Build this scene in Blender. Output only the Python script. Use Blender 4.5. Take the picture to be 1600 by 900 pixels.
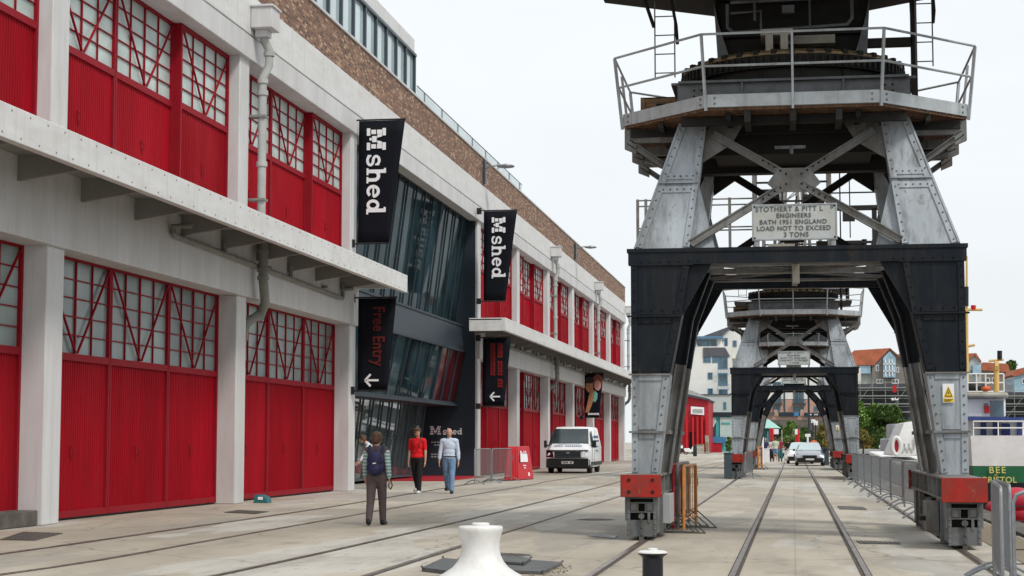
import bpy, math, random
from mathutils import Vector, Matrix
random.seed(7)
PI=math.pi
S=bpy.context.scene; C=S.collection
for o in list(bpy.data.objects): bpy.data.objects.remove(o)
# ---------------------------------------------------------------- camera
F=2750.0; CH=1.5
TH=math.atan(240/F); PS=math.atan(440/F*math.cos(TH))
cam=bpy.data.cameras.new('camera'); co=bpy.data.objects.new('camera',cam); C.objects.link(co)
cam.sensor_width=36; cam.lens=36*F/1600; cam.clip_end=4000; cam.clip_start=.1
co.location=(0,0,CH); co.rotation_euler=(PI/2+TH,0,PS); S.camera=co
# ---------------------------------------------------------------- world, sun, exposure
SUN_EL=math.radians(50); SUN_AZ=math.radians(132)      # azimuth clockwise from +Y
w=bpy.data.worlds.new('World'); S.world=w; w.use_nodes=True
nt=w.node_tree; nt.nodes.clear(); N=nt.nodes.new; L=nt.links.new
out=N('ShaderNodeOutputWorld'); bg=N('ShaderNodeBackground'); L(bg.outputs[0],out.inputs[0]); bg.inputs[1].default_value=.1
sky=N('ShaderNodeTexSky'); sky.sky_type='NISHITA'; sky.sun_disc=False; sky.sun_elevation=SUN_EL; sky.sun_rotation=SUN_AZ; sky.air_density=1; sky.dust_density=3
tc=N('ShaderNodeTexCoord'); sep=N('ShaderNodeSeparateXYZ'); L(tc.outputs['Generated'],sep.inputs[0])
mr=N('ShaderNodeMapRange'); L(sep.outputs[2],mr.inputs[0]); mr.inputs[1].default_value=0; mr.inputs[2].default_value=1; mr.inputs[3].default_value=10.4; mr.inputs[4].default_value=10.6
nz=N('ShaderNodeTexNoise'); nz.inputs['Scale'].default_value=2.2; nz.inputs['Detail'].default_value=5
mp=N('ShaderNodeMapping'); mp.inputs['Scale'].default_value=(1,1,3); L(tc.outputs['Generated'],mp.inputs[0]); L(mp.outputs[0],nz.inputs[0])
m2=N('ShaderNodeMapRange'); L(nz.outputs[0],m2.inputs[0]); m2.inputs[1].default_value=.3; m2.inputs[2].default_value=.7; m2.inputs[3].default_value=.93; m2.inputs[4].default_value=1.07
mu=N('ShaderNodeMath'); mu.operation='MULTIPLY'; L(mr.outputs[0],mu.inputs[0]); L(m2.outputs[0],mu.inputs[1])
cb=N('ShaderNodeVectorMath'); cb.operation='SCALE'; cb.inputs[0].default_value=(.93,.975,1.0); L(mu.outputs[0],cb.inputs['Scale'])
mx=N('ShaderNodeMix'); mx.data_type='RGBA'; mx.inputs[0].default_value=.93
L(sky.outputs[0],mx.inputs[6]); L(cb.outputs[0],mx.inputs[7]); L(mx.outputs[2],bg.inputs[0])
sl=bpy.data.lights.new('sun','SUN'); so=bpy.data.objects.new('sun',sl); C.objects.link(so)
sl.energy=2.3; sl.angle=math.radians(11); sl.color=(1,.96,.9)
d=Vector((math.sin(SUN_AZ)*math.cos(SUN_EL),math.cos(SUN_AZ)*math.cos(SUN_EL),math.sin(SUN_EL)))
so.rotation_euler=d.to_track_quat('Z','Y').to_euler(); so.location=(20,-20,60)
S.view_settings.view_transform='Standard'; S.view_settings.look='None'; S.view_settings.exposure=-.03; S.view_settings.gamma=1
S.render.engine='CYCLES'
# ---------------------------------------------------------------- pixel of the 1600x900 photo -> world point on a plane
_c,_s=math.cos,math.sin
FW=(-_s(PS)*_c(TH),_c(PS)*_c(TH),_s(TH)); RT=(_c(PS),_s(PS),0)
UP=(RT[1]*FW[2]-RT[2]*FW[1],RT[2]*FW[0]-RT[0]*FW[2],RT[0]*FW[1]-RT[1]*FW[0])
def P(x,y,X=None,Y=None,Z=None):
    a=(x-800)/F; b=(450-y)/F; r=[FW[i]+a*RT[i]+b*UP[i] for i in range(3)]
    t=X/r[0] if X is not None else (Y/r[1] if Y is not None else (Z-CH)/r[2])
    return (t*r[0],t*r[1],CH+t*r[2])
# ---------------------------------------------------------------- materials
def ramp(nt,src,stops):
    r=nt.nodes.new('ShaderNodeValToRGB'); e=r.color_ramp.elements
    while len(e)<len(stops): e.new(.5)
    for i,(p,c) in enumerate(stops): e[i].position=p; e[i].color=(*c,1) if len(c)==3 else c
    nt.links.new(src,r.inputs[0]); return r.outputs[0]
def mixc(nt,fac,a,b,mode='MIX'):
    m=nt.nodes.new('ShaderNodeMix'); m.data_type='RGBA'; m.blend_type=mode
    for s,i in ((fac,0),(a,6),(b,7)):
        if hasattr(s,'links'): nt.links.new(s,m.inputs[i])
        else: m.inputs[i].default_value=s if i==0 else (*s,1)
    return m.outputs[2]
def noise(nt,scale,detail=6,rough=.6,stretch=(1,1,1),off=(0,0,0),co='Object'):
    t=nt.nodes.new('ShaderNodeTexCoord'); m=nt.nodes.new('ShaderNodeMapping'); n=nt.nodes.new('ShaderNodeTexNoise')
    m.inputs['Scale'].default_value=stretch; m.inputs['Location'].default_value=off
    n.inputs['Scale'].default_value=scale; n.inputs['Detail'].default_value=detail; n.inputs['Roughness'].default_value=rough
    if co=='World':
        g=nt.nodes.new('ShaderNodeNewGeometry'); nt.links.new(g.outputs['Position'],m.inputs[0])
    else: nt.links.new(t.outputs[co],m.inputs[0])
    nt.links.new(m.outputs[0],n.inputs[0]); return n.outputs[0]
def base(name):
    m=bpy.data.materials.new(name); m.use_nodes=True; return m,m.node_tree,m.node_tree.nodes['Principled BSDF']
def bump(nt,b,src,st=.2,dist=.02):
    n=nt.nodes.new('ShaderNodeBump'); n.inputs['Strength'].default_value=st; n.inputs['Distance'].default_value=dist
    nt.links.new(src,n.inputs['Height']); nt.links.new(n.outputs[0],b.inputs['Normal'])
def mat(name,col,rough=.6,metal=0,dirt=None,dscale=1.5,damt=.5,var=.12,vscale=3,stretch=(1,1,1),bmp=.08,bscale=40,co='World',spec=.3,drip=None,dripamt=.5,rustc=None):
    m,nt,b=base(name)
    v=noise(nt,vscale,5,.6,stretch,co=co)
    lo=tuple(c*(1-var) for c in col); hi=tuple(min(1,c*(1+var)) for c in col)
    c=ramp(nt,v,[(.3,lo),(.7,hi)])
    if dirt:
        d=noise(nt,dscale,8,.7,stretch,(3,7,1),co=co)
        f=ramp(nt,d,[(.43,(0,0,0)),(.66,(damt,damt,damt))])
        c=mixc(nt,f,c,dirt)
    if drip:
        g=nt.nodes.new('ShaderNodeNewGeometry')
        for k,(sc,th) in enumerate(((5.0,.54),(13.0,.58))):
            q=noise(nt,sc,4,.6,(1,1,.07),(k*7,2,5),co); c=mixc(nt,ramp(nt,q,[(th,(0,0,0)),(th+.14,(dripamt,dripamt,dripamt))]),c,drip)
        if rustc:
            q=noise(nt,3.4,8,.75,(1,1,.5),(9,9,1),co); c=mixc(nt,ramp(nt,q,[(.60,(0,0,0)),(.68,(.75,.75,.75))]),c,rustc)
    nt.links.new(c,b.inputs['Base Color']); b.inputs['Roughness'].default_value=rough; b.inputs['Metallic'].default_value=metal
    b.inputs['Specular IOR Level'].default_value=spec
    if bmp: bump(nt,b,noise(nt,bscale,3,co=co),bmp*(.55 if bscale==9 else 1),.03 if bscale==9 else .01)
    return m
def glassmat(name,col,rough=.05,ior=1.5,vs=.5,var=.3,spec=.5,metal=0):
    m,nt,b=base(name)
    v=noise(nt,vs,2,.5,co='World'); c=ramp(nt,v,[(.35,tuple(x*(1-var) for x in col)),(.65,tuple(x*(1+var) for x in col))])
    nt.links.new(c,b.inputs['Base Color']); b.inputs['Roughness'].default_value=rough; b.inputs['IOR'].default_value=ior; b.inputs['Specular IOR Level'].default_value=spec; b.inputs['Metallic'].default_value=metal
    n=noise(nt,1.3,2,co='World'); bump(nt,b,n,.04,.02)
    return m
def brickmat():
    m,nt,b=base('brick_mat')
    g=nt.nodes.new('ShaderNodeNewGeometry'); s=nt.nodes.new('ShaderNodeSeparateXYZ'); cx=nt.nodes.new('ShaderNodeCombineXYZ')
    nt.links.new(g.outputs['Position'],s.inputs[0])
    ad=nt.nodes.new('ShaderNodeMath'); ad.operation='ADD'; nt.links.new(s.outputs[0],ad.inputs[0]); nt.links.new(s.outputs[1],ad.inputs[1])
    nt.links.new(ad.outputs[0],cx.inputs[0]); nt.links.new(s.outputs[2],cx.inputs[1])
    t=nt.nodes.new('ShaderNodeTexBrick'); nt.links.new(cx.outputs[0],t.inputs[0])
    t.inputs['Scale'].default_value=1; t.inputs['Brick Width'].default_value=.24; t.inputs['Row Height'].default_value=.082; t.inputs['Mortar Size'].default_value=.012
    t.inputs['Color1'].default_value=(0,0,0,1); t.inputs['Color2'].default_value=(1,1,1,1); t.inputs['Mortar'].default_value=(.5,.5,.5,1); t.inputs['Bias'].default_value=0
    c=ramp(nt,t.outputs[0],[(0,(.07,.028,.018)),(.28,(.18,.065,.035)),(.5,(.235,.105,.058)),(.78,(.30,.145,.078)),(.88,(.42,.26,.15)),(1,(.52,.37,.23))])
    c=mixc(nt,t.outputs['Fac'],c,(.20,.17,.14)); v=noise(nt,1.1,6,.7,co='World'); c=mixc(nt,ramp(nt,v,[(.4,(0,0,0)),(.8,(.35,.35,.35))]),c,(.13,.07,.045))
    nt.links.new(c,b.inputs['Base Color']); b.inputs['Roughness'].default_value=.85
    bump(nt,b,t.outputs['Fac'],-.5,.01); return m
def groundmat():
    m,nt,b=base('quay_concrete')
    big=noise(nt,.11,7,.62,(1,.45,1),co='World'); c=ramp(nt,big,[(.32,(.285,.245,.19)),(.46,(.385,.34,.27)),(.55,(.46,.415,.34)),(.65,(.54,.50,.43))])
    # darker and paler repairs with hard edges
    p=noise(nt,.26,4,.55,(1,.22,1),(11,4,0),co='World'); c=mixc(nt,ramp(nt,p,[(.535,(0,0,0)),(.542,(.6,.6,.6))]),c,(.50,.485,.45))
    p=noise(nt,.34,4,.5,(1,.2,1),(31,9,0),co='World'); c=mixc(nt,ramp(nt,p,[(.555,(0,0,0)),(.565,(.5,.5,.5))]),c,(.27,.255,.225))
    s=noise(nt,1.1,8,.72,(1,.28,1),(5,5,0),co='World'); c=mixc(nt,ramp(nt,s,[(.47,(0,0,0)),(.68,(.6,.6,.6))]),c,(.22,.195,.16))
    f=noise(nt,28,6,.8,co='World'); c=mixc(nt,ramp(nt,f,[(.45,(0,0,0)),(.75,(.35,.35,.35))]),c,(.25,.23,.2))
    sp=noise(nt,5,3,.6,(1,.3,1),(1,2,0),co='World'); c=mixc(nt,ramp(nt,sp,[(.665,(0,0,0)),(.68,(.55,.55,.55))]),c,(.17,.155,.14))
    vo=nt.nodes.new('ShaderNodeTexVoronoi'); vo.feature='DISTANCE_TO_EDGE'; vo.inputs['Scale'].default_value=.21
    g2=nt.nodes.new('ShaderNodeNewGeometry'); wp=nt.nodes.new('ShaderNodeVectorMath'); wp.operation='ADD'; nw=nt.nodes.new('ShaderNodeTexNoise'); nw.inputs['Scale'].default_value=.9; nw.inputs['Detail'].default_value=5
    nt.links.new(g2.outputs['Position'],nw.inputs[0]); nt.links.new(g2.outputs['Position'],wp.inputs[0]); nt.links.new(nw.outputs['Color'],wp.inputs[1]); nt.links.new(wp.outputs[0],vo.inputs['Vector'])
    c=mixc(nt,ramp(nt,vo.outputs['Distance'],[(0,(.55,.55,.55)),(.0035,(.45,.45,.45)),(.006,(0,0,0))]),c,(.13,.115,.095))
    oi=noise(nt,.8,4,.6,(1,.5,1),(17,3,0),co='World'); c=mixc(nt,ramp(nt,oi,[(.60,(0,0,0)),(.72,(.5,.5,.5))]),c,(.17,.15,.13))
    # joints of the slabs
    t=nt.nodes.new('ShaderNodeTexBrick'); g=nt.nodes.new('ShaderNodeNewGeometry'); nt.links.new(g.outputs['Position'],t.inputs[0])
    t.offset=0; t.inputs['Scale'].default_value=1; t.inputs['Brick Width'].default_value=3.05; t.inputs['Row Height'].default_value=4.6; t.inputs['Mortar Size'].default_value=.012
    t.inputs['Color1'].default_value=(.93,.93,.93,1); t.inputs['Color2'].default_value=(1.04,1.04,1.04,1); t.inputs['Mortar'].default_value=(.80,.78,.76,1)
    c=mixc(nt,.8,c,t.outputs[0],'MULTIPLY')
    nt.links.new(c,b.inputs['Base Color']); b.inputs['Roughness'].default_value=.8
    return m
def foliage(name,a,b_):
    m,nt,b=base(name); g=nt.nodes.new('ShaderNodeNewGeometry')
    v=noise(nt,.6,4,.7,co='World'); c=ramp(nt,v,[(.3,a),(.7,b_)])
    nt.links.new(c,b.inputs['Base Color']); b.inputs['Roughness'].default_value=.7
    b.inputs['Subsurface Weight'].default_value=0
    return m
def emis_free(name,col,rough=.6,**k): return mat(name,col,rough,var=.03,bmp=0,**k)
M={}
M['white_conc']=mat('white_concrete_paint',(.60,.60,.605),.65,dirt=(.42,.40,.37),dscale=.9,damt=.45,var=.05,stretch=(1,1,.25),drip=(.38,.36,.33),dripamt=.28)
M['white_fascia']=mat('white_fascia_paint',(.66,.66,.655),.6,drip=(.42,.40,.36),dripamt=.25,dirt=(.46,.44,.40),dscale=1.2,damt=.35,var=.05,stretch=(1,.5,2))
M['soffit']=mat('soffit_paint_shaded',(.23,.22,.205),.7,dirt=(.2,.19,.17),damt=.5,var=.06)  # white paint darkened: shade under the canopy is put into the colour
M['red_door']=mat('red_door_paint',(.32,.0026,.0115),.6,spec=.06,drip=(.20,.004,.010),dripamt=.45,dirt=(.19,.003,.008),dscale=.9,damt=.55,var=.16,vscale=1.2,stretch=(1,1,.15),bmp=.05)
_m=M['red_door']; _nt=_m.node_tree; _b=_nt.nodes['Principled BSDF']; _src=_b.inputs['Base Color'].links[0].from_socket
_oi=_nt.nodes.new('ShaderNodeObjectInfo'); _r=ramp(_nt,_oi.outputs['Random'],[(0,(.80,.70,.75)),(.5,(1,1,1)),(1,(1.0,2.2,1.25))])
_c=mixc(_nt,1.0,_src,_r,'MULTIPLY'); _f=noise(_nt,.35,5,.6,(1,1,.6),(2,8,1),co='World'); _c=mixc(_nt,ramp(_nt,_f,[(.5,(0,0,0)),(.68,(.35,.35,.35))]),_c,(.36,.022,.03)); _sc=noise(_nt,2.6,7,.8,(1,1,.35),(6,1,3),co='World'); _c=mixc(_nt,ramp(_nt,_sc,[(.63,(0,0,0)),(.67,(.6,.6,.6))]),_c,(.13,.012,.015)); _nt.links.new(_c,_b.inputs['Base Color'])
M['red_frame']=mat('red_frame_paint',(.27,.008,.018),.55,spec=.08,dirt=(.20,.02,.02),damt=.5,var=.1)
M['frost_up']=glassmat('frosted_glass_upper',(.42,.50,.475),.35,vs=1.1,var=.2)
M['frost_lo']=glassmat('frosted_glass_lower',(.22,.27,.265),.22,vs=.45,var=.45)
M['slate']=mat('dark_slate_cladding',(.022,.034,.046),.5,var=.08)
M['slate_lt']=mat('slate_frame',(.05,.07,.085),.4,var=.08)
M['ent_glass']=glassmat('entrance_glass',(.020,.040,.048),.04,1.14,vs=.5,var=.6,spec=.12); M['ent_low']=glassmat('entrance_glass_lower',(.05,.065,.062),.02,1.5,vs=.9,var=.5,spec=.5)  # ent_glass: teal of the reflection is put into the base colour
M['rgl']=glassmat('red_painted_glass_and_reflection',(.07,.006,.010),.08,1.3,vs=.7,var=.25,spec=.2)
M['pent_glass']=glassmat('rooftop_glass',(.45,.55,.57),.04,1.7,vs=.3,var=.12)
M['brick']=brickmat()
M['pipe']=mat('pipe_grey_paint',(.42,.43,.42),.55,dirt=(.24,.23,.2),damt=.5,var=.07)
M['pipe_dk']=mat('pipe_old_paint',(.22,.22,.20),.6,dirt=(.15,.14,.11),damt=.6,var=.1)
M['banner']=mat('banner_black',(.007,.008,.012),.7,spec=.1,var=.1,bmp=.15,bscale=6)
M['letter']=mat('letter_white',(.78,.78,.80),.6,var=.03,bmp=0)
M['letter_red2']=mat('letter_bright_red',(.30,.018,.016),.6,var=.05,bmp=0); M['letter_red']=mat('letter_red',(.10,.010,.008),.6,var=.05,bmp=0)
M['ground']=groundmat()
M['rail']=mat('rail_steel',(.30,.26,.235),.32,.75,dirt=(.12,.07,.045),damt=.9,dscale=3,var=.2)
M['groove']=mat('rail_groove_grit',(.065,.055,.048),.95,dirt=(.15,.12,.09),dscale=6,damt=.8,var=.3,vscale=20)
M['iron']=mat('cast_iron_cover',(.085,.08,.075),.6,.3,dirt=(.2,.17,.13),dscale=8,damt=.6,var=.2,bmp=.6,bscale=60)
M['cgrey']=mat('crane_grey_paint',(.375,.41,.445),.45,.1,drip=(.12,.125,.125),dripamt=.6,rustc=(.13,.10,.065),dirt=(.15,.155,.15),dscale=1.2,damt=.75,var=.2,vscale=1.4,stretch=(1,1,.28),bmp=.1)
M['cgrey2']=mat('crane_grey_weathered',(.19,.19,.185),.55,.1,drip=(.07,.065,.055),dripamt=.5,rustc=(.12,.07,.04),dirt=(.10,.08,.06),dscale=2.6,damt=.8,var=.2,vscale=3,stretch=(1,1,.6),bmp=.15)
M['cfascia']=mat('crane_fascia_paint',(.42,.45,.47),.45,.05,drip=(.2,.2,.19),dripamt=.45,rustc=(.2,.13,.08),dirt=(.25,.24,.22),dscale=2,damt=.6,var=.1)
M['cblack']=mat('crane_black_paint',(.007,.0105,.016),.5,.0,spec=.16,drip=(.028,.028,.027),dripamt=.5,rustc=(.035,.025,.02),dirt=(.022,.022,.022),dscale=2,damt=.6,var=.25,vscale=2,stretch=(1,1,.4))
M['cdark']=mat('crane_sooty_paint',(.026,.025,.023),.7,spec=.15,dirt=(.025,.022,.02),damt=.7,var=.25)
M['rust']=mat('rusty_plank',(.15,.078,.042),.85,dirt=(.06,.035,.025),dscale=3,damt=.9,var=.35,vscale=6,stretch=(4,1,1))
M['ochre']=mat('greasy_ochre',(.30,.21,.10),.55,dirt=(.06,.05,.04),dscale=4,damt=.9,var=.25,vscale=5)
M['cream']=mat('crane_cream_panel',(.38,.36,.31),.6,dirt=(.2,.17,.12),damt=.6)
M['bred']=mat('buffer_red_paint',(.33,.024,.018),.5,spec=.15,rustc=(.30,.24,.2),drip=(.17,.03,.02),dripamt=.5,dirt=(.17,.05,.04),dscale=4,damt=.75,var=.15,vscale=5)
M['greas']=mat('bogie_greasy_metal',(.11,.11,.10),.55,.2,dirt=(.05,.045,.035),dscale=5,damt=.85,var=.25,vscale=6)
M['dark']=mat('recess_dark',(.012,.012,.012),.8)
M['plaque']=mat('plaque_metal',(.47,.505,.51),.5,.1,dirt=(.36,.31,.23),dscale=1.6,damt=.5,var=.12,vscale=3)
M['plaque_txt']=mat('plaque_lettering',(.10,.105,.105),.6,var=.1)
M['galv']=mat('galvanised_steel',(.235,.25,.265),.42,.5,dirt=(.22,.22,.22),dscale=8,damt=.5,var=.15,vscale=14)
M['orange']=mat('orange_barrier_paint',(.55,.22,.045),.5,dirt=(.3,.14,.06),dscale=5,damt=.7,var=.12)
M['wood']=mat('timber',(.28,.17,.09),.75,dirt=(.12,.07,.04),damt=.7,var=.25,vscale=4,stretch=(1,1,6))
M['yellow']=mat('yellow_sign',(.75,.50,.02),.5,var=.05,bmp=0)
M['blackp']=mat('black_plastic',(.014,.014,.015),.45,var=.2)
M['bollw']=mat('white_bollard_paint',(.70,.70,.69),.45,drip=(.5,.48,.44),dripamt=.3,dirt=(.5,.48,.44),dscale=3,damt=.4,var=.03,vscale=5,bmp=.15,bscale=18)
M['bollb']=mat('black_bollard_paint',(.012,.012,.016),.35,dirt=(.04,.04,.04),damt=.5,var=.2)
M['plate']=mat('rubber_mat',(.075,.08,.085),.6,dirt=(.16,.15,.13),dscale=6,damt=.6,var=.15)
M['gravel']=mat('loose_gravel',(.22,.18,.13),.95,var=.3,vscale=30,bmp=.8,bscale=50)
M['vanw']=mat('van_white_paint',(.78,.79,.80),.22,var=.02,bmp=0)
M['carw']=mat('car_silver_paint',(.42,.44,.47),.16,.6,var=.03,bmp=0)
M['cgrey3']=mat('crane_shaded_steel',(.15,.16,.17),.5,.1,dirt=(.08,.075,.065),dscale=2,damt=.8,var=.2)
M['cardark']=mat('car_dark_paint',(.05,.055,.07),.10,.7,var=.05,bmp=0,spec=.8)
M['wscreen']=glassmat('windscreen_glass',(.03,.045,.05),.04,1.7,vs=.8,var=.4)
M['lamp']=glassmat('headlamp_glass',(.55,.57,.6),.08,1.5)
M['tyre']=mat('tyre_rubber',(.018,.018,.018),.8)
M['rim']=mat('wheel_rim',(.30,.31,.32),.35,.7)
M['blueink']=mat('blue_lettering',(.08,.13,.30),.5,var=.05,bmp=0)
M['npl']=mat('number_plate',(.62,.63,.60),.4,var=.03,bmp=0)
M['signred']=mat('red_board',(.50,.014,.022),.38,var=.08,vscale=2)
M['skin']=mat('skin',(.50,.28,.20),.5,var=.08,bmp=0)
M['hairb']=mat('brown_hair',(.10,.055,.03),.6,var=.35,vscale=60,bmp=.6,bscale=90)
M['hairg']=mat('grey_hair',(.30,.28,.26),.6,var=.3,vscale=50)
M['tsred']=mat('red_cotton',(.62,.008,.012),.85,var=.12,vscale=9,bmp=.9,bscale=9)
M['shblue']=mat('pale_blue_cotton',(.50,.57,.68),.85,var=.10,vscale=9,bmp=.9,bscale=9)
M['shwhite']=mat('white_cotton',(.66,.67,.70),.85,var=.08,vscale=9,bmp=.9,bscale=9)
M['jeans']=mat('blue_denim',(.13,.22,.36),.85,dirt=(.22,.33,.46),dscale=5,damt=.6,var=.15,vscale=10,bmp=.9,bscale=9)
M['blackc']=mat('black_cotton',(.012,.012,.014),.85,var=.2,vscale=9)
M['brownc']=mat('brown_trouser',(.115,.085,.085),.85,var=.15,vscale=8,bmp=.9,bscale=9)
M['gilet']=mat('taupe_gilet',(.085,.065,.075),.85,var=.15,vscale=8,bmp=.9,bscale=9)
M['navy']=mat('navy_nylon',(.022,.022,.075),.55,var=.25,vscale=10,bmp=.4,bscale=16)
M['shoew']=mat('white_shoe',(.62,.62,.62),.6)
M['water']=mat('harbour_water',(.02,.03,.03),.06,var=.2,bmp=.5,bscale=2.2)
M['hullw']=mat('hull_white_paint',(.76,.76,.745),.35,dirt=(.5,.47,.42),dscale=1.5,damt=.35,var=.03)
M['hullg']=mat('hull_green_paint',(.018,.13,.055),.35,var=.1)
M['hullb']=mat('hull_black_paint',(.012,.013,.016),.45,var=.2)
M['blue']=mat('boat_blue_paint',(.03,.055,.20),.4)
M['ytext']=mat('gold_lettering',(.62,.55,.16),.5,var=.05,bmp=0)
M['buff']=mat('buff_mast_paint',(.62,.40,.14),.45,var=.08)
M['boatgrey']=mat('boat_grey_paint',(.26,.28,.30),.5,var=.08)
M['fender']=mat('red_fender_rubber',(.45,.03,.05),.5)
M['apw']=mat('white_render',(.74,.73,.70),.8,dirt=(.55,.54,.5),dscale=.2,damt=.5,var=.04,vscale=.4)
M['apg']=mat('grey_render',(.44,.48,.47),.8,var=.05,vscale=.4)
M['apb']=mat('pink_brick',(.50,.31,.25),.85,var=.12,vscale=2)
M['slateroof']=mat('slate_roof',(.10,.10,.115),.7,var=.15,vscale=1.5)
M['tile']=mat('red_roof_tiles',(.42,.125,.065),.8,var=.2,vscale=1.2,dirt=(.25,.09,.05),dscale=.5,damt=.6)
M['hgrey']=mat('grey_brick_house',(.22,.20,.18),.85,var=.15,vscale=1.5)
M['wteal']=glassmat('teal_window_glass',(.07,.13,.16),.08,1.6,vs=.5,var=.5)
M['wblue']=glassmat('blue_bay_glass',(.30,.45,.55),.1,1.5,vs=.5,var=.2)
M['wframe']=mat('blue_window_frame',(.10,.20,.30),.5)
M['shedred']=mat('red_shed_sheet',(.40,.018,.03),.55,var=.1,vscale=.8)
M['hoardt']=mat('teal_hoarding',(.07,.40,.42),.6,var=.1,vscale=.3)
M['hoardp']=mat('pale_hoarding_print',(.45,.62,.58),.6,var=.2,vscale=.35)
M['hoardb']=mat('blue_hoarding_panel',(.06,.22,.42),.5)
M['kroof']=mat('verdigris_roof',(.30,.52,.47),.7,var=.08)
M['teal']=mat('dark_teal_paint',(.03,.13,.14),.6)
M['stone']=mat('rubble_stone',(.13,.115,.10),.9,dirt=(.06,.055,.05),dscale=1.2,damt=.8,var=.35,vscale=2.5,bmp=.5,bscale=6)
M['pinkwall']=mat('pink_coping_wall',(.45,.30,.23),.85,var=.1,vscale=.8)
M['scaf']=mat('scaffold_tube',(.30,.30,.29),.5,.3)
M['scafd']=mat('dark_half_built_wall',(.075,.08,.09),.8,var=.3,vscale=.6)
M['leaf_a']=foliage('leaf_mid',(.11,.20,.04),(.23,.36,.085))
M['leaf_b']=foliage('leaf_dark',(.07,.135,.035),(.15,.23,.06))
M['leaf_c']=foliage('leaf_autumn',(.16,.22,.05),(.40,.27,.09))
M['bark']=mat('bark',(.09,.07,.05),.9,var=.3)
M['hill']=mat('hill_scrub',(.10,.15,.05),.95,dirt=(.13,.10,.06),dscale=.06,damt=.8,var=.4,vscale=.3)
M['orangec']=mat('orange_cotton',(.65,.14,.05),.8)
M['pale']=mat('pale_green_cotton',(.50,.56,.42),.8)
M['cable']=mat('grey_box',(.36,.37,.37),.5,var=.06)
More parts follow.
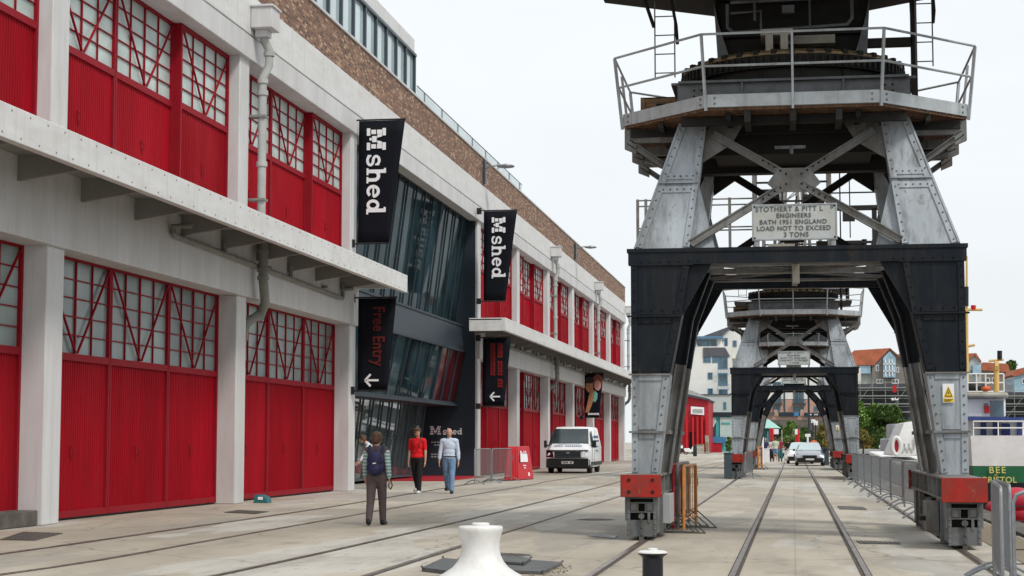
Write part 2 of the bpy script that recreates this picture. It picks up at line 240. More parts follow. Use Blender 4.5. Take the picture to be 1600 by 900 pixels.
# ---------------------------------------------------------------- mesh builder
class MB:
    def __init__(s,o=(0,0,0)): s.v=[]; s.f=[]; s.o=o
    def add(s,vs,fs):
        n=len(s.v); s.v+= [tuple(v) for v in vs]; s.f+=[tuple(i+n for i in f) for f in fs]; return s
    def box(s,x0,x1,y0,y1,z0,z1):
        return s.add([(x0,y0,z0),(x1,y0,z0),(x1,y1,z0),(x0,y1,z0),(x0,y0,z1),(x1,y0,z1),(x1,y1,z1),(x0,y1,z1)],
            [(0,3,2,1),(4,5,6,7),(0,1,5,4),(1,2,6,5),(2,3,7,6),(3,0,4,7)])
    def hexa(s,b,t):   # bottom quad and top quad, same winding
        return s.add(list(b)+list(t),[(0,3,2,1),(4,5,6,7),(0,1,5,4),(1,2,6,5),(2,3,7,6),(3,0,4,7)])
    def frame(s,p,q,up=(0,0,1)):
        p=Vector(p);q=Vector(q);d=(q-p).normalized();u=Vector(up)
        if abs(d.dot(u))>.98: u=Vector((1,0,0)) if abs(d.x)<.9 else Vector((0,1,0))
        a=d.cross(u).normalized(); b=a.cross(d).normalized(); return p,q,a,b
    def bar(s,p,q,w,h,up=(0,0,1)):
        p,q,a,b=s.frame(p,q,up); a=a*w/2; b=b*h/2
        return s.hexa([p-a-b,p+a-b,p+a+b,p-a+b],[q-a-b,q+a-b,q+a+b,q-a+b])
    def chan(s,p,q,w,h,t=.02,up=(0,0,1)):   # channel section: web + two flanges
        p,q,a,b=s.frame(p,q,up)
        s.hexa(*[[e-a*w/2-b*t/2,e+a*w/2-b*t/2,e+a*w/2+b*t/2,e-a*w/2+b*t/2] for e in (p,q)])
        for g in (-1,1):
            c=a*(g*(w/2-t/2))
            s.hexa(*[[e+c-a*t/2-b*h/2,e+c+a*t/2-b*h/2,e+c+a*t/2+b*h/2,e+c-a*t/2+b*h/2] for e in (p,q)])
        return s
    def cone(s,p,q,r0,r1,n=10):
        p,q,a,b=s.frame(p,q); k=len(s.v); vs=[]
        for e,r in ((p,r0),(q,r1)):
            for i in range(n): t=2*PI*i/n; vs.append(e+a*math.cos(t)*r+b*math.sin(t)*r)
        s.add(vs,[tuple(range(n)),tuple(reversed(range(n,2*n)))]+[(i,i+n,(i+1)%n+n,(i+1)%n) for i in range(n)]); return s
    def tube(s,pts,r,n=8,closed=False):
        pts=[Vector(p) for p in pts]; m=len(pts); rings=[]; prev=None
        for i,p in enumerate(pts):
            d=((pts[min(i+1,m-1)]-p).normalized()+(p-pts[max(i-1,0)]).normalized())
            if closed: d=(pts[(i+1)%m]-p).normalized()+(p-pts[i-1]).normalized()
            d.normalize()
            if prev is None:
                u=Vector((0,0,1)) if abs(d.z)<.9 else Vector((1,0,0)); a=d.cross(u).normalized()
            else: a=(prev-d*prev.dot(d)).normalized()
            prev=a; b=d.cross(a); rr=r[i] if isinstance(r,(list,tuple)) else r
            rings.append([p+a*math.cos(2*PI*k/n)*rr+b*math.sin(2*PI*k/n)*rr for k in range(n)])
        vs=[v for g in rings for v in g]; fs=[]
        for i in range(m if closed else m-1):
            j=(i+1)%m
            for k in range(n): fs.append((i*n+k,i*n+(k+1)%n,j*n+(k+1)%n,j*n+k))
        if not closed: fs+= [tuple(reversed(range(n))),tuple(range((m-1)*n,m*n))]
        return s.add(vs,fs)
    def lathe(s,prof,c=(0,0,0),n=24):
        vs=[];fs=[];m=len(prof)
        for r,z in prof:
            for k in range(n): t=2*PI*k/n; vs.append((c[0]+r*math.cos(t),c[1]+r*math.sin(t),c[2]+z))
        for i in range(m-1):
            for k in range(n): fs.append((i*n+k,i*n+(k+1)%n,(i+1)*n+(k+1)%n,(i+1)*n+k))
        fs+=[tuple(reversed(range(n))),tuple(range((m-1)*n,m*n))]
        return s.add(vs,fs)
    def prism(s,pts,vec):
        vec=Vector(vec); n=len(pts); a=[Vector(p) for p in pts]; b=[p+vec for p in a]
        return s.add(a+b,[tuple(range(n)),tuple(reversed(range(n,2*n)))]+[(i,i+n,(i+1)%n+n,(i+1)%n) for i in range(n)])
    def sheet(s,pts): return s.add(pts,[tuple(range(len(pts)))])
    def ell(s,c,r,n=12,m=8,R=None):
        vs=[];fs=[]
        for i in range(m+1):
            ph=PI*i/m
            for k in range(n):
                t=2*PI*k/n; v=Vector((r[0]*math.sin(ph)*math.cos(t),r[1]*math.sin(ph)*math.sin(t),r[2]*math.cos(ph)))
                if R: v=R@v
                vs.append(v+Vector(c))
        for i in range(m):
            for k in range(n): fs.append((i*n+k,(i+1)*n+k,(i+1)*n+(k+1)%n,i*n+(k+1)%n))
        return s.add(vs,fs)
    def pill(s,p,q,r0,r1,n=10,sy=1.0):
        p=Vector(p);q=Vector(q);d=(q-p); 
        if d.length<1e-5: return s.ell(p,(r0,r0,r0))
        dn=d.normalized(); pts=[];rs=[]
        for t in (-.98,-.75,-.4): pts.append(p+dn*r0*t); rs.append(r0*math.sqrt(1-t*t))
        pts.append(p); rs.append(r0); pts.append(q); rs.append(r1)
        for t in (.4,.75,.98): pts.append(q+dn*r1*t); rs.append(r1*math.sqrt(1-t*t))
        return s.tube(pts,rs,n)
    def rivets(s,pts,nrm,r=.02,h=.014):
        nv=Vector(nrm).normalized()
        for p in pts: p=Vector(p); s.cone(p,p+nv*h,r,r*.55,6)
        return s
    def split(s):
        par=list(range(len(s.v)))
        def fd(a):
            while par[a]!=a: par[a]=par[par[a]]; a=par[a]
            return a
        for f in s.f:
            r=fd(f[0])
            for i in f[1:]: par[fd(i)]=r
        gr={}
        for f in s.f: gr.setdefault(fd(f[0]),[]).append(f)
        out=[]
        for fs in gr.values():
            ids=sorted({i for f in fs for i in f}); mp={i:k for k,i in enumerate(ids)}; b=MB(s.o); b.v=[s.v[i] for i in ids]; b.f=[tuple(mp[i] for i in f) for f in fs]; out.append(b)
        return out
    def each(s,name,m,parent=None,**k): return [b.build(name,m,parent,**k) for b in s.split()]
    def build(s,name,m,parent=None,bev=0,ang=35,label=None,smooth=True):
        me=bpy.data.meshes.new(name); o=s.o
        me.from_pydata([(v[0]-o[0],v[1]-o[1],v[2]-o[2]) for v in s.v],[],s.f)
        import bmesh
        b=bmesh.new(); b.from_mesh(me); bmesh.ops.recalc_face_normals(b,faces=b.faces); b.to_mesh(me); b.free()
        if smooth:
            me.shade_smooth(); me.set_sharp_from_angle(angle=math.radians(ang))
        me.materials.append(M[m] if isinstance(m,str) else m)
        ob=bpy.data.objects.new(name,me); C.objects.link(ob)
        if parent is not None: ob.parent=parent
        elif any(o): ob.location=o
        if bev:
            bm=ob.modifiers.new('bevel','BEVEL'); bm.width=bev; bm.segments=2; bm.limit_method='ANGLE'; bm.angle_limit=math.radians(40)
        if label: ob['label']=label
        return ob
def lerp(a,b,t): return tuple(a[i]+(b[i]-a[i])*t for i in range(len(a)))
def along(a,b,step,ins=.0):
    L_=(Vector(b)-Vector(a)).length; n=max(1,int(round((L_-2*ins)/step)))
    return [lerp(a,b,(ins+(L_-2*ins)*i/n)/L_) for i in range(n+1)]
def tag(o,label,cat,group=None,kind=None):
    if label: o['label']=label
    if cat: o['category']=cat
    if group: o['group']=group
    if kind: o['kind']=kind
    return o
def struct(o,kind='structure'): o['kind']=kind; return o
def thing(name,label,cat,loc=(0,0,0),rz=0,group=None):
    o=bpy.data.objects.new(name,None); C.objects.link(o); o.location=loc; o.rotation_euler=(0,0,rz); o.empty_display_size=.3
    return tag(o,label,cat,group)
def copy_tree(o,parent=None):
    c=o.copy(); C.objects.link(c)
    if parent is not None: c.parent=parent
    for ch in list(o.children): copy_tree(ch,c)
    return c
def dup(o,loc,rz=None,label=None):
    c=copy_tree(o); c.location=loc
    if rz is not None: c.rotation_euler=(0,0,rz)
    if label: c['label']=label
    return c
def text(s,size,m,org,xa,ya,name='lettering',parent=None,o=(0,0,0),bold=0,ext=.004,align='LEFT',sx=1,spacing=1.0):
    cu=bpy.data.curves.new('t','FONT'); cu.body=s; cu.size=size; cu.offset=bold; cu.extrude=ext; cu.align_x=align; cu.space_character=spacing
    t=bpy.data.objects.new('t',cu); C.objects.link(t); bpy.context.view_layer.update()
    dg=bpy.context.evaluated_depsgraph_get(); me=bpy.data.meshes.new_from_object(t.evaluated_get(dg),depsgraph=dg)
    bpy.data.objects.remove(t); xa=Vector(xa).normalized(); ya=Vector(ya).normalized(); za=xa.cross(ya); org=Vector(org)-Vector(o)
    for v in me.vertices: c=v.co; v.co=org+xa*c.x*sx+ya*c.y+za*c.z
    me.name=name; me.materials.clear(); me.materials.append(M[m])
    ob=bpy.data.objects.new(name,me); C.objects.link(ob)
    if parent is not None: ob.parent=parent
    return ob
def solid(mb,name,m,parent,voxel=.01,it=4):
    """one continuous surface grown round overlapping volumes"""
    ob=mb.build(name,m,parent,smooth=False)
    r=ob.modifiers.new('r','REMESH'); r.mode='VOXEL'; r.voxel_size=voxel
    sm=ob.modifiers.new('s','SMOOTH'); sm.iterations=it; sm.factor=.5
    bpy.context.view_layer.update(); dg=bpy.context.evaluated_depsgraph_get()
    me=bpy.data.meshes.new_from_object(ob.evaluated_get(dg),depsgraph=dg); me.name=name; me.shade_smooth()
    ob.modifiers.clear(); ob.data=me
    if not me.materials: me.materials.append(M[m])
    return ob
# ================================================================ GROUND, RAILS, WATER
QX=3.9      # quay edge
g=MB(); g.add([(-900,-60,0),(QX,-60,0),(QX,242,0),(-900,242,0),(900,242,0),(900,2500,0),(-900,2500,0)],[(0,1,2,3),(3,2,4,5,6)]); struct(g.build('ground','ground'))
g=MB(); g.box(QX,QX+.12,-60,242,-4,.0); g.box(QX,900,242,242.2,-4,0); struct(g.build('quay_wall','stone'))
g=MB(); g.box(QX-.35,QX+.14,-60,242,.004,.05); struct(g.build('quay_coping','pinkwall' if 0 else 'stone',bev=.01))
g=MB(); g.sheet([(QX,-60,-1.9),(900,-60,-1.9),(900,242,-1.9),(QX,242,-1.9)]); struct(g.build('water','water'))
g=MB(); g.sheet([(2.75,8,.006),(3.4,8,.006),(3.55,60,.006),(3.0,60,.006),(2.8,30,.006)]); struct(g.build('gravel_verge','gravel'))
def smooth_line(pts,step=1.0):
    out=[]
    for i in range(len(pts)-1):
        p0=pts[max(i-1,0)];p1=pts[i];p2=pts[i+1];p3=pts[min(i+2,len(pts)-1)]
        n=max(2,int(math.hypot(p2[0]-p1[0],p2[1]-p1[1])/step/2))
        for k in range(n):
            t=k/n; out.append(tuple(.5*((2*p1[j])+(-p0[j]+p2[j])*t+(2*p0[j]-5*p1[j]+4*p2[j]-p3[j])*t*t+(-p0[j]+3*p1[j]-3*p2[j]+p3[j])*t**3) for j in (0,1)))
    out.append(pts[-1]); return out
def rail(pts,side=1,w=.062,gw=.042,gap=True,jt=.02):
    pts=smooth_line([(p[0],p[1]) for p in pts])
    def strip(a,b,z,m,nm,up=None):
        vs=[];n=len(pts)
        for i,(x,y) in enumerate(pts):
            x2,y2=pts[min(i+1,n-1)]; x1,y1=pts[max(i-1,0)]; l=math.hypot(x2-x1,y2-y1); nx,ny=(y2-y1)/l,-(x2-x1)/l
            vs+=[(x+nx*a,y+ny*a,z),(x+nx*b,y+ny*b,z)]
        mb=MB()
        mb.add(vs,[(2*i,2*i+1,2*i+3,2*i+2) for i in range(n-1)])
        if up:
            k=len(vs); mb.add([(v[0],v[1],up) for v in vs],[(2*i,2*i+1,2*i+3,2*i+2) for i in range(n-1)])
            mb.f+=[(2*i+e,2*i+2+e,2*i+2+e+k,2*i+e+k) for i in range(n-1) for e in (0,1)]
        o=struct(mb.build(nm,m)); return o
    strip(-w/2,w/2,.002,'rail','railway_rail',.016)
    lo,hi=sorted((side*w/2,side*(w/2+gw))); strip(lo-.003,hi+.003,.005,'groove','flangeway')
    strip(-w/2-jt,-w/2,.005,'groove','rail_joint') if side>0 else strip(w/2,w/2+jt,.005,'groove','rail_joint')
rail([(-.70,6),(-.70,130),(-.9,260)],1); rail([(.80,6),(.80,130),(.6,260)],-1)
rail([(-2.26,6),(-2.28,60),(-2.28,240)],1); rail([(2.28,6),(2.28,60),(2.28,240)],-1)
px=lambda l:[P(x,y,Z=0) for x,y in l]
def ext(l,y0,y1):
    a,b=l[0],l[1]; c,d_=l[-2],l[-1]
    t=(y0-a[1])/(b[1]-a[1]); u=(y1-c[1])/(d_[1]-c[1])
    return [(a[0]+(b[0]-a[0])*t,y0)]+l+[(c[0]+(d_[0]-c[0])*u,y1)]
rail(ext(px([(0,866.5),(125,849),(275,827.5),(500,795),(640,772)]),19,75),1,.05,.022,jt=.008)
rail(ext(px([(0,899),(156,876),(312,848),(500,815),(640,790),(819,760)]),17,75)+[(-6.6,130),(-6.4,230)],-1,.05,.024,jt=.008)
rail(ext(px([(337,900),(500,865),(650,831),(777,801),(942,760)]),15,80)+[(-5.0,140),(-4.9,230)],1,.05,.024,jt=.008)
rail([(-4.72,8),(-4.74,60),(-4.74,160),(-4.9,230)],-1)
# covers, drains
def cover(x,y,r,lab,sx=1):
    o=MB((x,y,0)); o.lathe([(r+.04,0),(r+.04,.006),(r,.008),(r*.97,.008),(0,.009)],(x,y,0),28)
    for i in range(-4,5):
        for j in range(-4,5):
            if math.hypot(i,j)<4.4: o.box(x+i*r*.2-.02,x+i*r*.2+.02,y+j*r*.2-.012,y+j*r*.2+.012,.008,.013)
    tag(o.build('manhole_cover','iron'),lab,'manhole cover')
cover(-3.83,23.2,.34,'round iron manhole cover just behind the white mooring bollard')
cover(-3.78,34.0,.33,'round iron manhole cover on pale concrete left of the near crane bogie')
def flatcover(pts,lab,m='iron',z=.012,name='drain_cover'):
    ps=[P(x,y,Z=0) for x,y in pts]; c=ps[0]
    o=MB((c[0],c[1],0)); o.prism([(p[0],p[1],.001) for p in ps],(0,0,z))
    a,b,c_,d_=[Vector(p) for p in ps]
    for i in range(1,9):
        t=i/9; o.bar(a.lerp(b,t)+Vector((0,0,z)),d_.lerp(c_,t)+Vector((0,0,z)),.02,.012)
    tag(o.build(name,m),lab,'drain cover')
flatcover([(0,844),(55,845),(98,834),(35,832)],'square rusty drain grating in front of the nearest concrete column')
flatcover([(350,801),(400,803.5),(420,800),(372,797.5)],'small rusty grating by the foot of the second column')
flatcover([(1338,846),(1405,848),(1408,851),(1345,850)],'narrow iron channel cover beside the right hand crane rail')
flatcover([(918,838),(960,842),(965,838),(930,835.5)],'pale steel inspection plate left of the near crane bogie','galv')
flatcover([(1308,791),(1350,793),(1355,797),(1312,796)],'thin iron cover between the track and the barrier row')
for pts,lab,z in (([(659,893),(706,899),(717,880),(692,877.5)],'dark rubber mat lying left of the white bollard',.05),
                  ([(785,896),(848,898),(879,883),(800,877.5)],'larger dark rubber mat lying right of the white bollard',.04),
                  ([(775,886),(818,889),(830,881),(785,877)],'small dark mat stacked on the larger rubber mat',.075)):
    ps=[P(x,y,Z=0) for x,y in pts]; o=MB((ps[0][0],ps[0][1],0)); zz=.042 if z==.075 else .001
    o.prism([(p[0],p[1],zz) for p in ps],(0,0,z-zz))
    for p in ps: o.cone((p[0],p[1],z-.002),(p[0],p[1],z+.02),.02,.012,8)
    tag(o.build('rubber_mat','plate',bev=.008),lab,'mat')
o=MB((-3.0,21.2,0)); 
for i in range(90):
    a=random.uniform(0,2*PI); r=random.random()**.6; x=-2.82+.22*r*math.cos(a); y=20.6+1.0*r*math.sin(a); q=random.uniform(.006,.018)
    o.ell((x,y,q*.4),(q,q,q*.7),5,4)
struct(o.build('loose_gravel','gravel'),'stuff')

# ================================================================ WAREHOUSE
WX=-13.3; WO=(WX,30,0); PITCH=11.02
wh=thing('warehouse','long two storey white concrete dock shed with red doors and a brick parapet','warehouse',WO)
YC=lambda k:30.75+PITCH*k            # far edge of column k
YE=YC(10)
def W(): return MB(WO)
o=W(); o.box(-46,-14.95,19,52.6,0,13.3); o.box(-46,-14.95,74.85,YE+.6,0,13.3); o.box(-46,-17.2,52.6,74.85,0,13.3); o.box(-14.95,-13.95,19,52.0,0,13.2); o.box(-14.95,-13.95,75.2,YE+.6,0,13.2); o.box(-46,-13.96,19,19.3,0,13.3)
o.box(-17.2,-13.96,52.6,74.85,11.3,13.2)
o.build('core_wall','soffit',wh)
for k in range(-1,11):
    if k==3: continue
    o=W(); o.box(-14.0,WX,YC(k)-.75,YC(k),0,5.06); o.box(-14.0,WX+.002,YC(k)-.75,YC(k),6.56,11.0); o.build('column','white_conc',wh,bev=.025)
for a,b in ((19,52.8),(74.1,YE)):
    o=W(); o.box(-14.0,WX+.09,a,b,5.05,6.5); o.build('floor_beam','white_conc',wh,bev=.02)
o=W(); o.box(-14.0,WX+.10,19,YE+.02,10.97,11.55); o.build('eaves_beam','white_conc',wh,bev=.02)
o=W(); o.box(-14.0,WX+.02,19,YE+.02,11.55,11.62); o.box(-14.0,WX+.07,19,YE+.02,11.62,12.62); o.build('eaves_band','white_fascia',wh,bev=.01)
o=W(); o.box(-13.9,WX+.03,19,YE+.3,12.62,13.86); o.build('brick_parapet','brick',wh)
o=W(); o.box(-13.98,WX+.08,19,YE+.35,13.86,13.94); o.build('parapet_coping','white_conc',wh,bev=.01)
# roof
# canopies
CXF=-11.67
for a,b in ((19,52.78),(71.55,YE+.5)):
    o=W(); o.box(WX+.092,CXF-.158,a,b,6.50,6.57); o.box(CXF-.16,CXF,a,b,6.06,6.60); o.box(WX+.092,CXF-.16,b-.16 if a<50 else a,b if a<50 else a+.16,6.06 if a>50 else 6.2,6.598)
    cp=o.build('canopy','white_fascia',wh,bev=.012)
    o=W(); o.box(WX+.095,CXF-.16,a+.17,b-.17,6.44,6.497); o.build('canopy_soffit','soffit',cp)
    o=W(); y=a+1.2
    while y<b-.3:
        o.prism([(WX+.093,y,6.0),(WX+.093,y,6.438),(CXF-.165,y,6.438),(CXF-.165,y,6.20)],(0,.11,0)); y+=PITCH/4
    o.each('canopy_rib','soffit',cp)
    o=W(); y=a+.3
    pts=[]
    while y<b:
        pts+=[(CXF,y,6.14),(CXF,y+.32,6.52)]; y+=.66
    o.rivets(pts,(1,0,0),.020,.012); o.build('bolt_row','pipe_dk',cp)
# sliding doors
def sliding_door(y0,y1,z0,zt,z1,x,lower):
    d=W(); t=.06; n=int((y1-y0-.16)/.105)
    # corrugated boards
    pr=[]; yy=y0+.07; st=(y1-y0-.14)/n
    for i in range(n):
        a=yy+i*st; pr+=[(a,0),(a+st*.42,0),(a+st*.5,-.012),(a+st*.92,-.012)]
    pr.append((y1-.07,0)); vs=[(x+q,y,z) for y,q in pr for z in (z0+.1,zt-.02)]
    d.add(vs,[(2*i,2*i+2,2*i+3,2*i+1) for i in range(len(pr)-1)])
    db=d.build('sliding_door','red_door',wh,ang=20)
    f=W(); e=.045
    bk=.16 if x>-13.7 else .05; f.box(x-bk,x+e,y0,y0+.09,z0,z1); f.box(x-bk,x+e,y1-.09,y1,z0,z1)
    f.box(x-.05,x+e-.003,y0+.09,y1-.09,zt-.08,zt+.06); f.box(x-.05,x+e-.003,y0+.09,y1-.09,z1-.1,z1); f.box(x-.05,x+e-.003,y0+.09,y1-.09,z0,z0+.13)
    gy0,gy1,gz0,gz1=y0+.09,y1-.09,zt+.06,z1-.1
    for i in range(1,4):
        w_=.011 if i!=2 else .022; yy=gy0+(gy1-gy0)*i/4; f.box(x-.02,x+.018,yy-w_,yy+w_,gz0,gz1)
    for j in range(1,5): zz=gz0+(gz1-gz0)*j/5; f.box(x-.02,x+.015,gy0,gy1,zz-.010,zz+.010)
    ym=(gy0+gy1)/2
    f.bar((x+.04,gy0+.03,gz1-.02),(x+.04,ym-.05,gz0+.02),.03,.042,(1,0,0)); f.bar((x+.04,gy1-.03,gz1-.02),(x+.04,ym+.05,gz0+.02),.03,.042,(1,0,0))
    f.build('door_frame','red_frame',db)
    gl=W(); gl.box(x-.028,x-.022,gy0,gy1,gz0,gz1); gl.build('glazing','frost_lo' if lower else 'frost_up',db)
    h=W(); hy=(y0+y1)/2-.1; hz=z0+1.25
    h.box(x-.01,x+.03,hy-.03,hy+.03,hz-.12,hz+.12); h.tube([(x+.03,hy,hz-.09),(x+.07,hy,hz-.07),(x+.07,hy,hz+.07),(x+.03,hy,hz+.09)],.012,6); h.build('door_handle','red_frame',db)
random.seed(3)
for k in range(-1,10):
    if k in (2,3): continue
    ya=YC(k)+.0; yb=YC(k+1)-.75; wd=(yb-ya)/3
    for fl in (0,1):
        for i in range(3):
            x=-13.80
            if fl==1 and i==2: x=-13.62
            if fl==0 and i==1 and k>3: x=-13.66
            if fl==1 and i==0 and k>3: x=-13.66
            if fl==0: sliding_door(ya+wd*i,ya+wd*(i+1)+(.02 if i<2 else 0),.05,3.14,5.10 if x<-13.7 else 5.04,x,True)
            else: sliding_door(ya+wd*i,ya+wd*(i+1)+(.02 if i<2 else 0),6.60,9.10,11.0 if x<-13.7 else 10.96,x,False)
o=W(); o.box(-13.95,-13.35,YC(-1),YC(0)-.8,0,.28); o.build('plinth','stone',wh,bev=.02)
# downpipes and hoppers
PX=-13.0
for k in (1,6,8,10):
    y=YC(k)+.22; dp=W(); r=.11
    dp.tube([(PX,y-.0,11.8),(PX,y,11.55),(PX+.12,y+.05,11.3),(PX+.12,y+.05,10.9),(PX-.02,y,10.6),(PX-.02,y,6.6)],r,12)
    for z in (11.2,10.5,10.2,8.4): dp.lathe([(r+.03,-.06),(r+.03,.06)],(PX+(.12 if z>11 else -.02),y+(.05 if z>11 else 0),z),12)
    pb=dp.build('downpipe','pipe',wh)
    h=W(); h.box(WX+.08,WX+.62,y-.42,y+.28,11.78,12.3); h.box(WX+.08,WX+.66,y-.46,y+.32,12.3,12.36); h.box(WX+.12,WX+.45,y-.2,y+.15,11.6,11.78); h.build('rain_hopper','white_conc',pb,bev=.015)
    for z in (9.6,7.5):
        q=W(); q.box(WX-.02,PX+.1,y-.15,y+.15,z-.03,z+.03); q.build('pipe_clamp','pipe_dk',pb)
    lo=W(); yy=y
    lo.tube([(PX+.05,yy,6.42),(PX+.05,yy,5.5),(PX+.06,yy+.05,5.3),(PX+.02,yy+.3,4.95),(PX-.1,yy+.38,4.7),(PX-.4,yy+.15,4.45),(PX-.47,yy+.1,4.2),(PX-.47,yy+.1,.2 if k>1 else 4.0)],.12,12)
    for z in (6.2,5.75,5.55): lo.lathe([(.15,-.05),(.15,.05)],(PX+.05,yy,z),12)
    lo.build('downpipe','pipe_dk',wh)
for a,b in ((36.0,50.5),(76,YE-2)):
    o=W(); o.tube([(WX+.62,a,6.12),(WX+.18,a,6.12),(WX+.18,a,5.98),(WX+.18,a+.12,5.93),(WX+.18,b-.1,5.72),(WX+.18,b,5.78),(WX+.18,b,5.98),(WX+.5,b,6.02)],.065,10)
    y=a+1.5
    while y<b: o.lathe([(.085,-.04),(.085,.04)],(WX+.18,y,5.9),10); o.tube([(WX+.18,y+2,5.85),(WX+.18,y+2,6.15)],.06,8); y+=5.5
    o.build('gutter_pipe','pipe_dk',wh)
# entrance glazing between columns 2 and 4
def lean_wall(name,m,y0,y1,xb0,xb1,zb,xt0,xt1,zt,n,frame='slate_lt',fr=.05,par=wh,off=.0):
    pb0=Vector((xb0,y0,zb));pb1=Vector((xb1,y1,zb));pt0=Vector((xt0,y0,zt));pt1=Vector((xt1,y1,zt))
    g_=W(); g_.prism([pb0,pb1,pt1,pt0],(-.03,0,0)); ob=g_.build(name,m,par)
    f=W(); nv=(pb1-pb0).cross(pt0-pb0).normalized(); nv=nv if nv.x>0 else -nv
    for i in range(n+1):
        t=i/n; f.bar(pb0.lerp(pb1,t)+nv*.055,pt0.lerp(pt1,t)+nv*.055,fr*.8,.07,(1,0,0))
    f.bar(pb0+Vector((.04,0,.03)),pb1+Vector((.04,0,.03)),.1,.08); f.bar(pt0+Vector((.04,0,-.03)),pt1+Vector((.04,0,-.03)),.1,.08)
    f.build('mullion',frame,ob); return ob
E0,E1=52.82,74.05
en=lean_wall('entrance_glazing','ent_glass',E0,E1,-14.3,-14.3,6.45,-13.72,-13.72,11.0,14,'slate')
o=W(); o.prism([(-14.16,E0,5.36),(-14.16,E0,6.44),(-13.95,E0,6.44),(-13.82,E0,5.36)],(0,E1-E0,0)); o.box(-14.3,-13.9,E0,E1,6.40,6.48); o.build('spandrel','slate',wh)
lean_wall('entrance_glazing','ent_glass',E0,68.9,-14.3,-14.3,3.1,-13.85,-13.85,5.35,8,'slate')
lean_wall('coloured_panel','rgl',69.0,E1,-14.3,-14.3,3.1,-13.85,-13.85,5.35,3,'slate')
lean_wall('entrance_glazing','ent_low',E0,70.9,-15.3,-15.3,.12,-14.95,-14.95,3.05,12,'slate_lt')
o=W(); o.box(-17.2,-14.1,E0,E1,3.0,3.09); o.box(-17.2,-16.9,E0,E1,0,11.3); o.box(-16.9,-13.98,52.62,E0-.02,0,11.3); o.box(-14.35,-14.18,E0,E1,3.02,3.16); o.build('recess_wall','slate',wh)
rw=W(); rw.box(-16.9,-13.4,E1,E1+.04,0,10.97); rw=rw.build('return_wall','slate',wh)
o=W(); o.box(-16.9,-13.0,66,E1-.02,.001,.05); o.build('entrance_mat','shedred',wh)
# lettering on the return wall (faces the camera)
def slab_word(O,s,org,xa,ya,k,name,par,m='letter'):
    xa=Vector(xa);ya=Vector(ya);za=xa.cross(ya);org=Vector(org); A=lambda cx,cy,rx,ry,a0,a1,n=14:[(cx+rx*math.cos(math.radians(a0+(a1-a0)*i/n)),cy+ry*math.sin(math.radians(a0+(a1-a0)*i/n))) for i in range(n+1)]
    G={'s':(.98,[(A(.47,.70,.30,.22,15,270,12)+A(.47,.27,.33,.21,90,-170,12)[1:],.20),([(.77,.62),(.77,.92)],.12),([(.13,.06),(.13,.34)],.12)]),
       'h':(1.22,[([(.28,0),(.28,1.42)],.26),([(.05,1.34),(.3,1.34)],.15),([(.05,.07),(.55,.07)],.14),(A(.60,.58,.30,.30,160,0,10)+[(.90,0)],.25),([(.68,.07),(1.14,.07)],.14)]),
       'e':(1.04,[([(.2,.50),(.88,.50)],.13),(A(.5,.49,.36,.38,0,322,22),.22)]),
       'd':(1.18,[(A(.45,.48,.30,.36,0,360,20),.22),([(.84,.0),(.84,1.42)],.26),([(.60,1.34),(.86,1.34)],.15),([(.84,.07),(1.12,.07)],.14)])}
    cx=0
    for n_,ch in enumerate(s):
        wd,st=G[ch]; o=MB(O)
        for j,(pts,w_) in enumerate(st):
            w_*=k; q=[org+xa*((cx+p[0])*k)+ya*(p[1]*k)+za*(.0015*j) for p in pts]; L1=[];R1=[]
            for i in range(len(q)):
                d_=((q[min(i+1,len(q)-1)]-q[i])+(q[i]-q[max(i-1,0)])).normalized(); nn=d_.cross(za); L1.append(q[i]+nn*w_/2); R1.append(q[i]-nn*w_/2)
            kk=len(L1); vs=L1+R1+[v+za*.006 for v in L1]+[v+za*.006 for v in R1]; fs=[]
            for i in range(kk-1): fs+=[(i,i+1,kk+i+1,kk+i),(2*kk+i,3*kk+i,3*kk+i+1,2*kk+i+1),(i,2*kk+i,2*kk+i+1,i+1),(kk+i,kk+i+1,3*kk+i+1,3*kk+i)]
            o.add(vs,fs)
        o.build(name,m,par); cx+=wd
slab_word(WO,'shed',(-14.80,E1-.012,1.80),(1,0,0),(0,0,1),.195,'wall_lettering',rw)
def slab_m(mb,org,xa,ya,w_,h_,t=.02,holes=True):
    xa=Vector(xa);ya=Vector(ya);za=xa.cross(ya); org=Vector(org)
    def q(x0,y0,x1,y1,sk=0):
        b=[org+xa*(x0*w_)+ya*(y0*h_),org+xa*(x1*w_)+ya*(y0*h_),org+xa*((x1+sk)*w_)+ya*(y1*h_),org+xa*((x0+sk)*w_)+ya*(y1*h_)]
        mb.prism(b,za*t)
    gap=.055
    for x0 in (0,.66):
        q(x0,0,x0+.34,.18); q(x0,.82,x0+.34,1)
        q(x0+.07,.18+gap,x0+.27,.48); q(x0+.07,.48+gap,x0+.27,.80)
    q(.30,.55,.44,.80,-.06); q(.56,.55,.70,.80,.06); q(.36,.28,.64,.52); q(.44,.14,.56,.26)
o=W(); slab_m(o,(-15.36,E1-.002,1.80),(1,0,0),(0,0,1),.48,.36,.012); o.build('wall_lettering','letter',rw)
o=W()
for r_,z in enumerate((1.45,1.33,.93,.83)):
    for i in range(7):
        if random.random()<.8: o.box(-15.3+i*.13,-15.3+i*.13+.09,E1-.01,E1-.001,z,z+.05)
o.build('small_wall_text','pipe',rw)
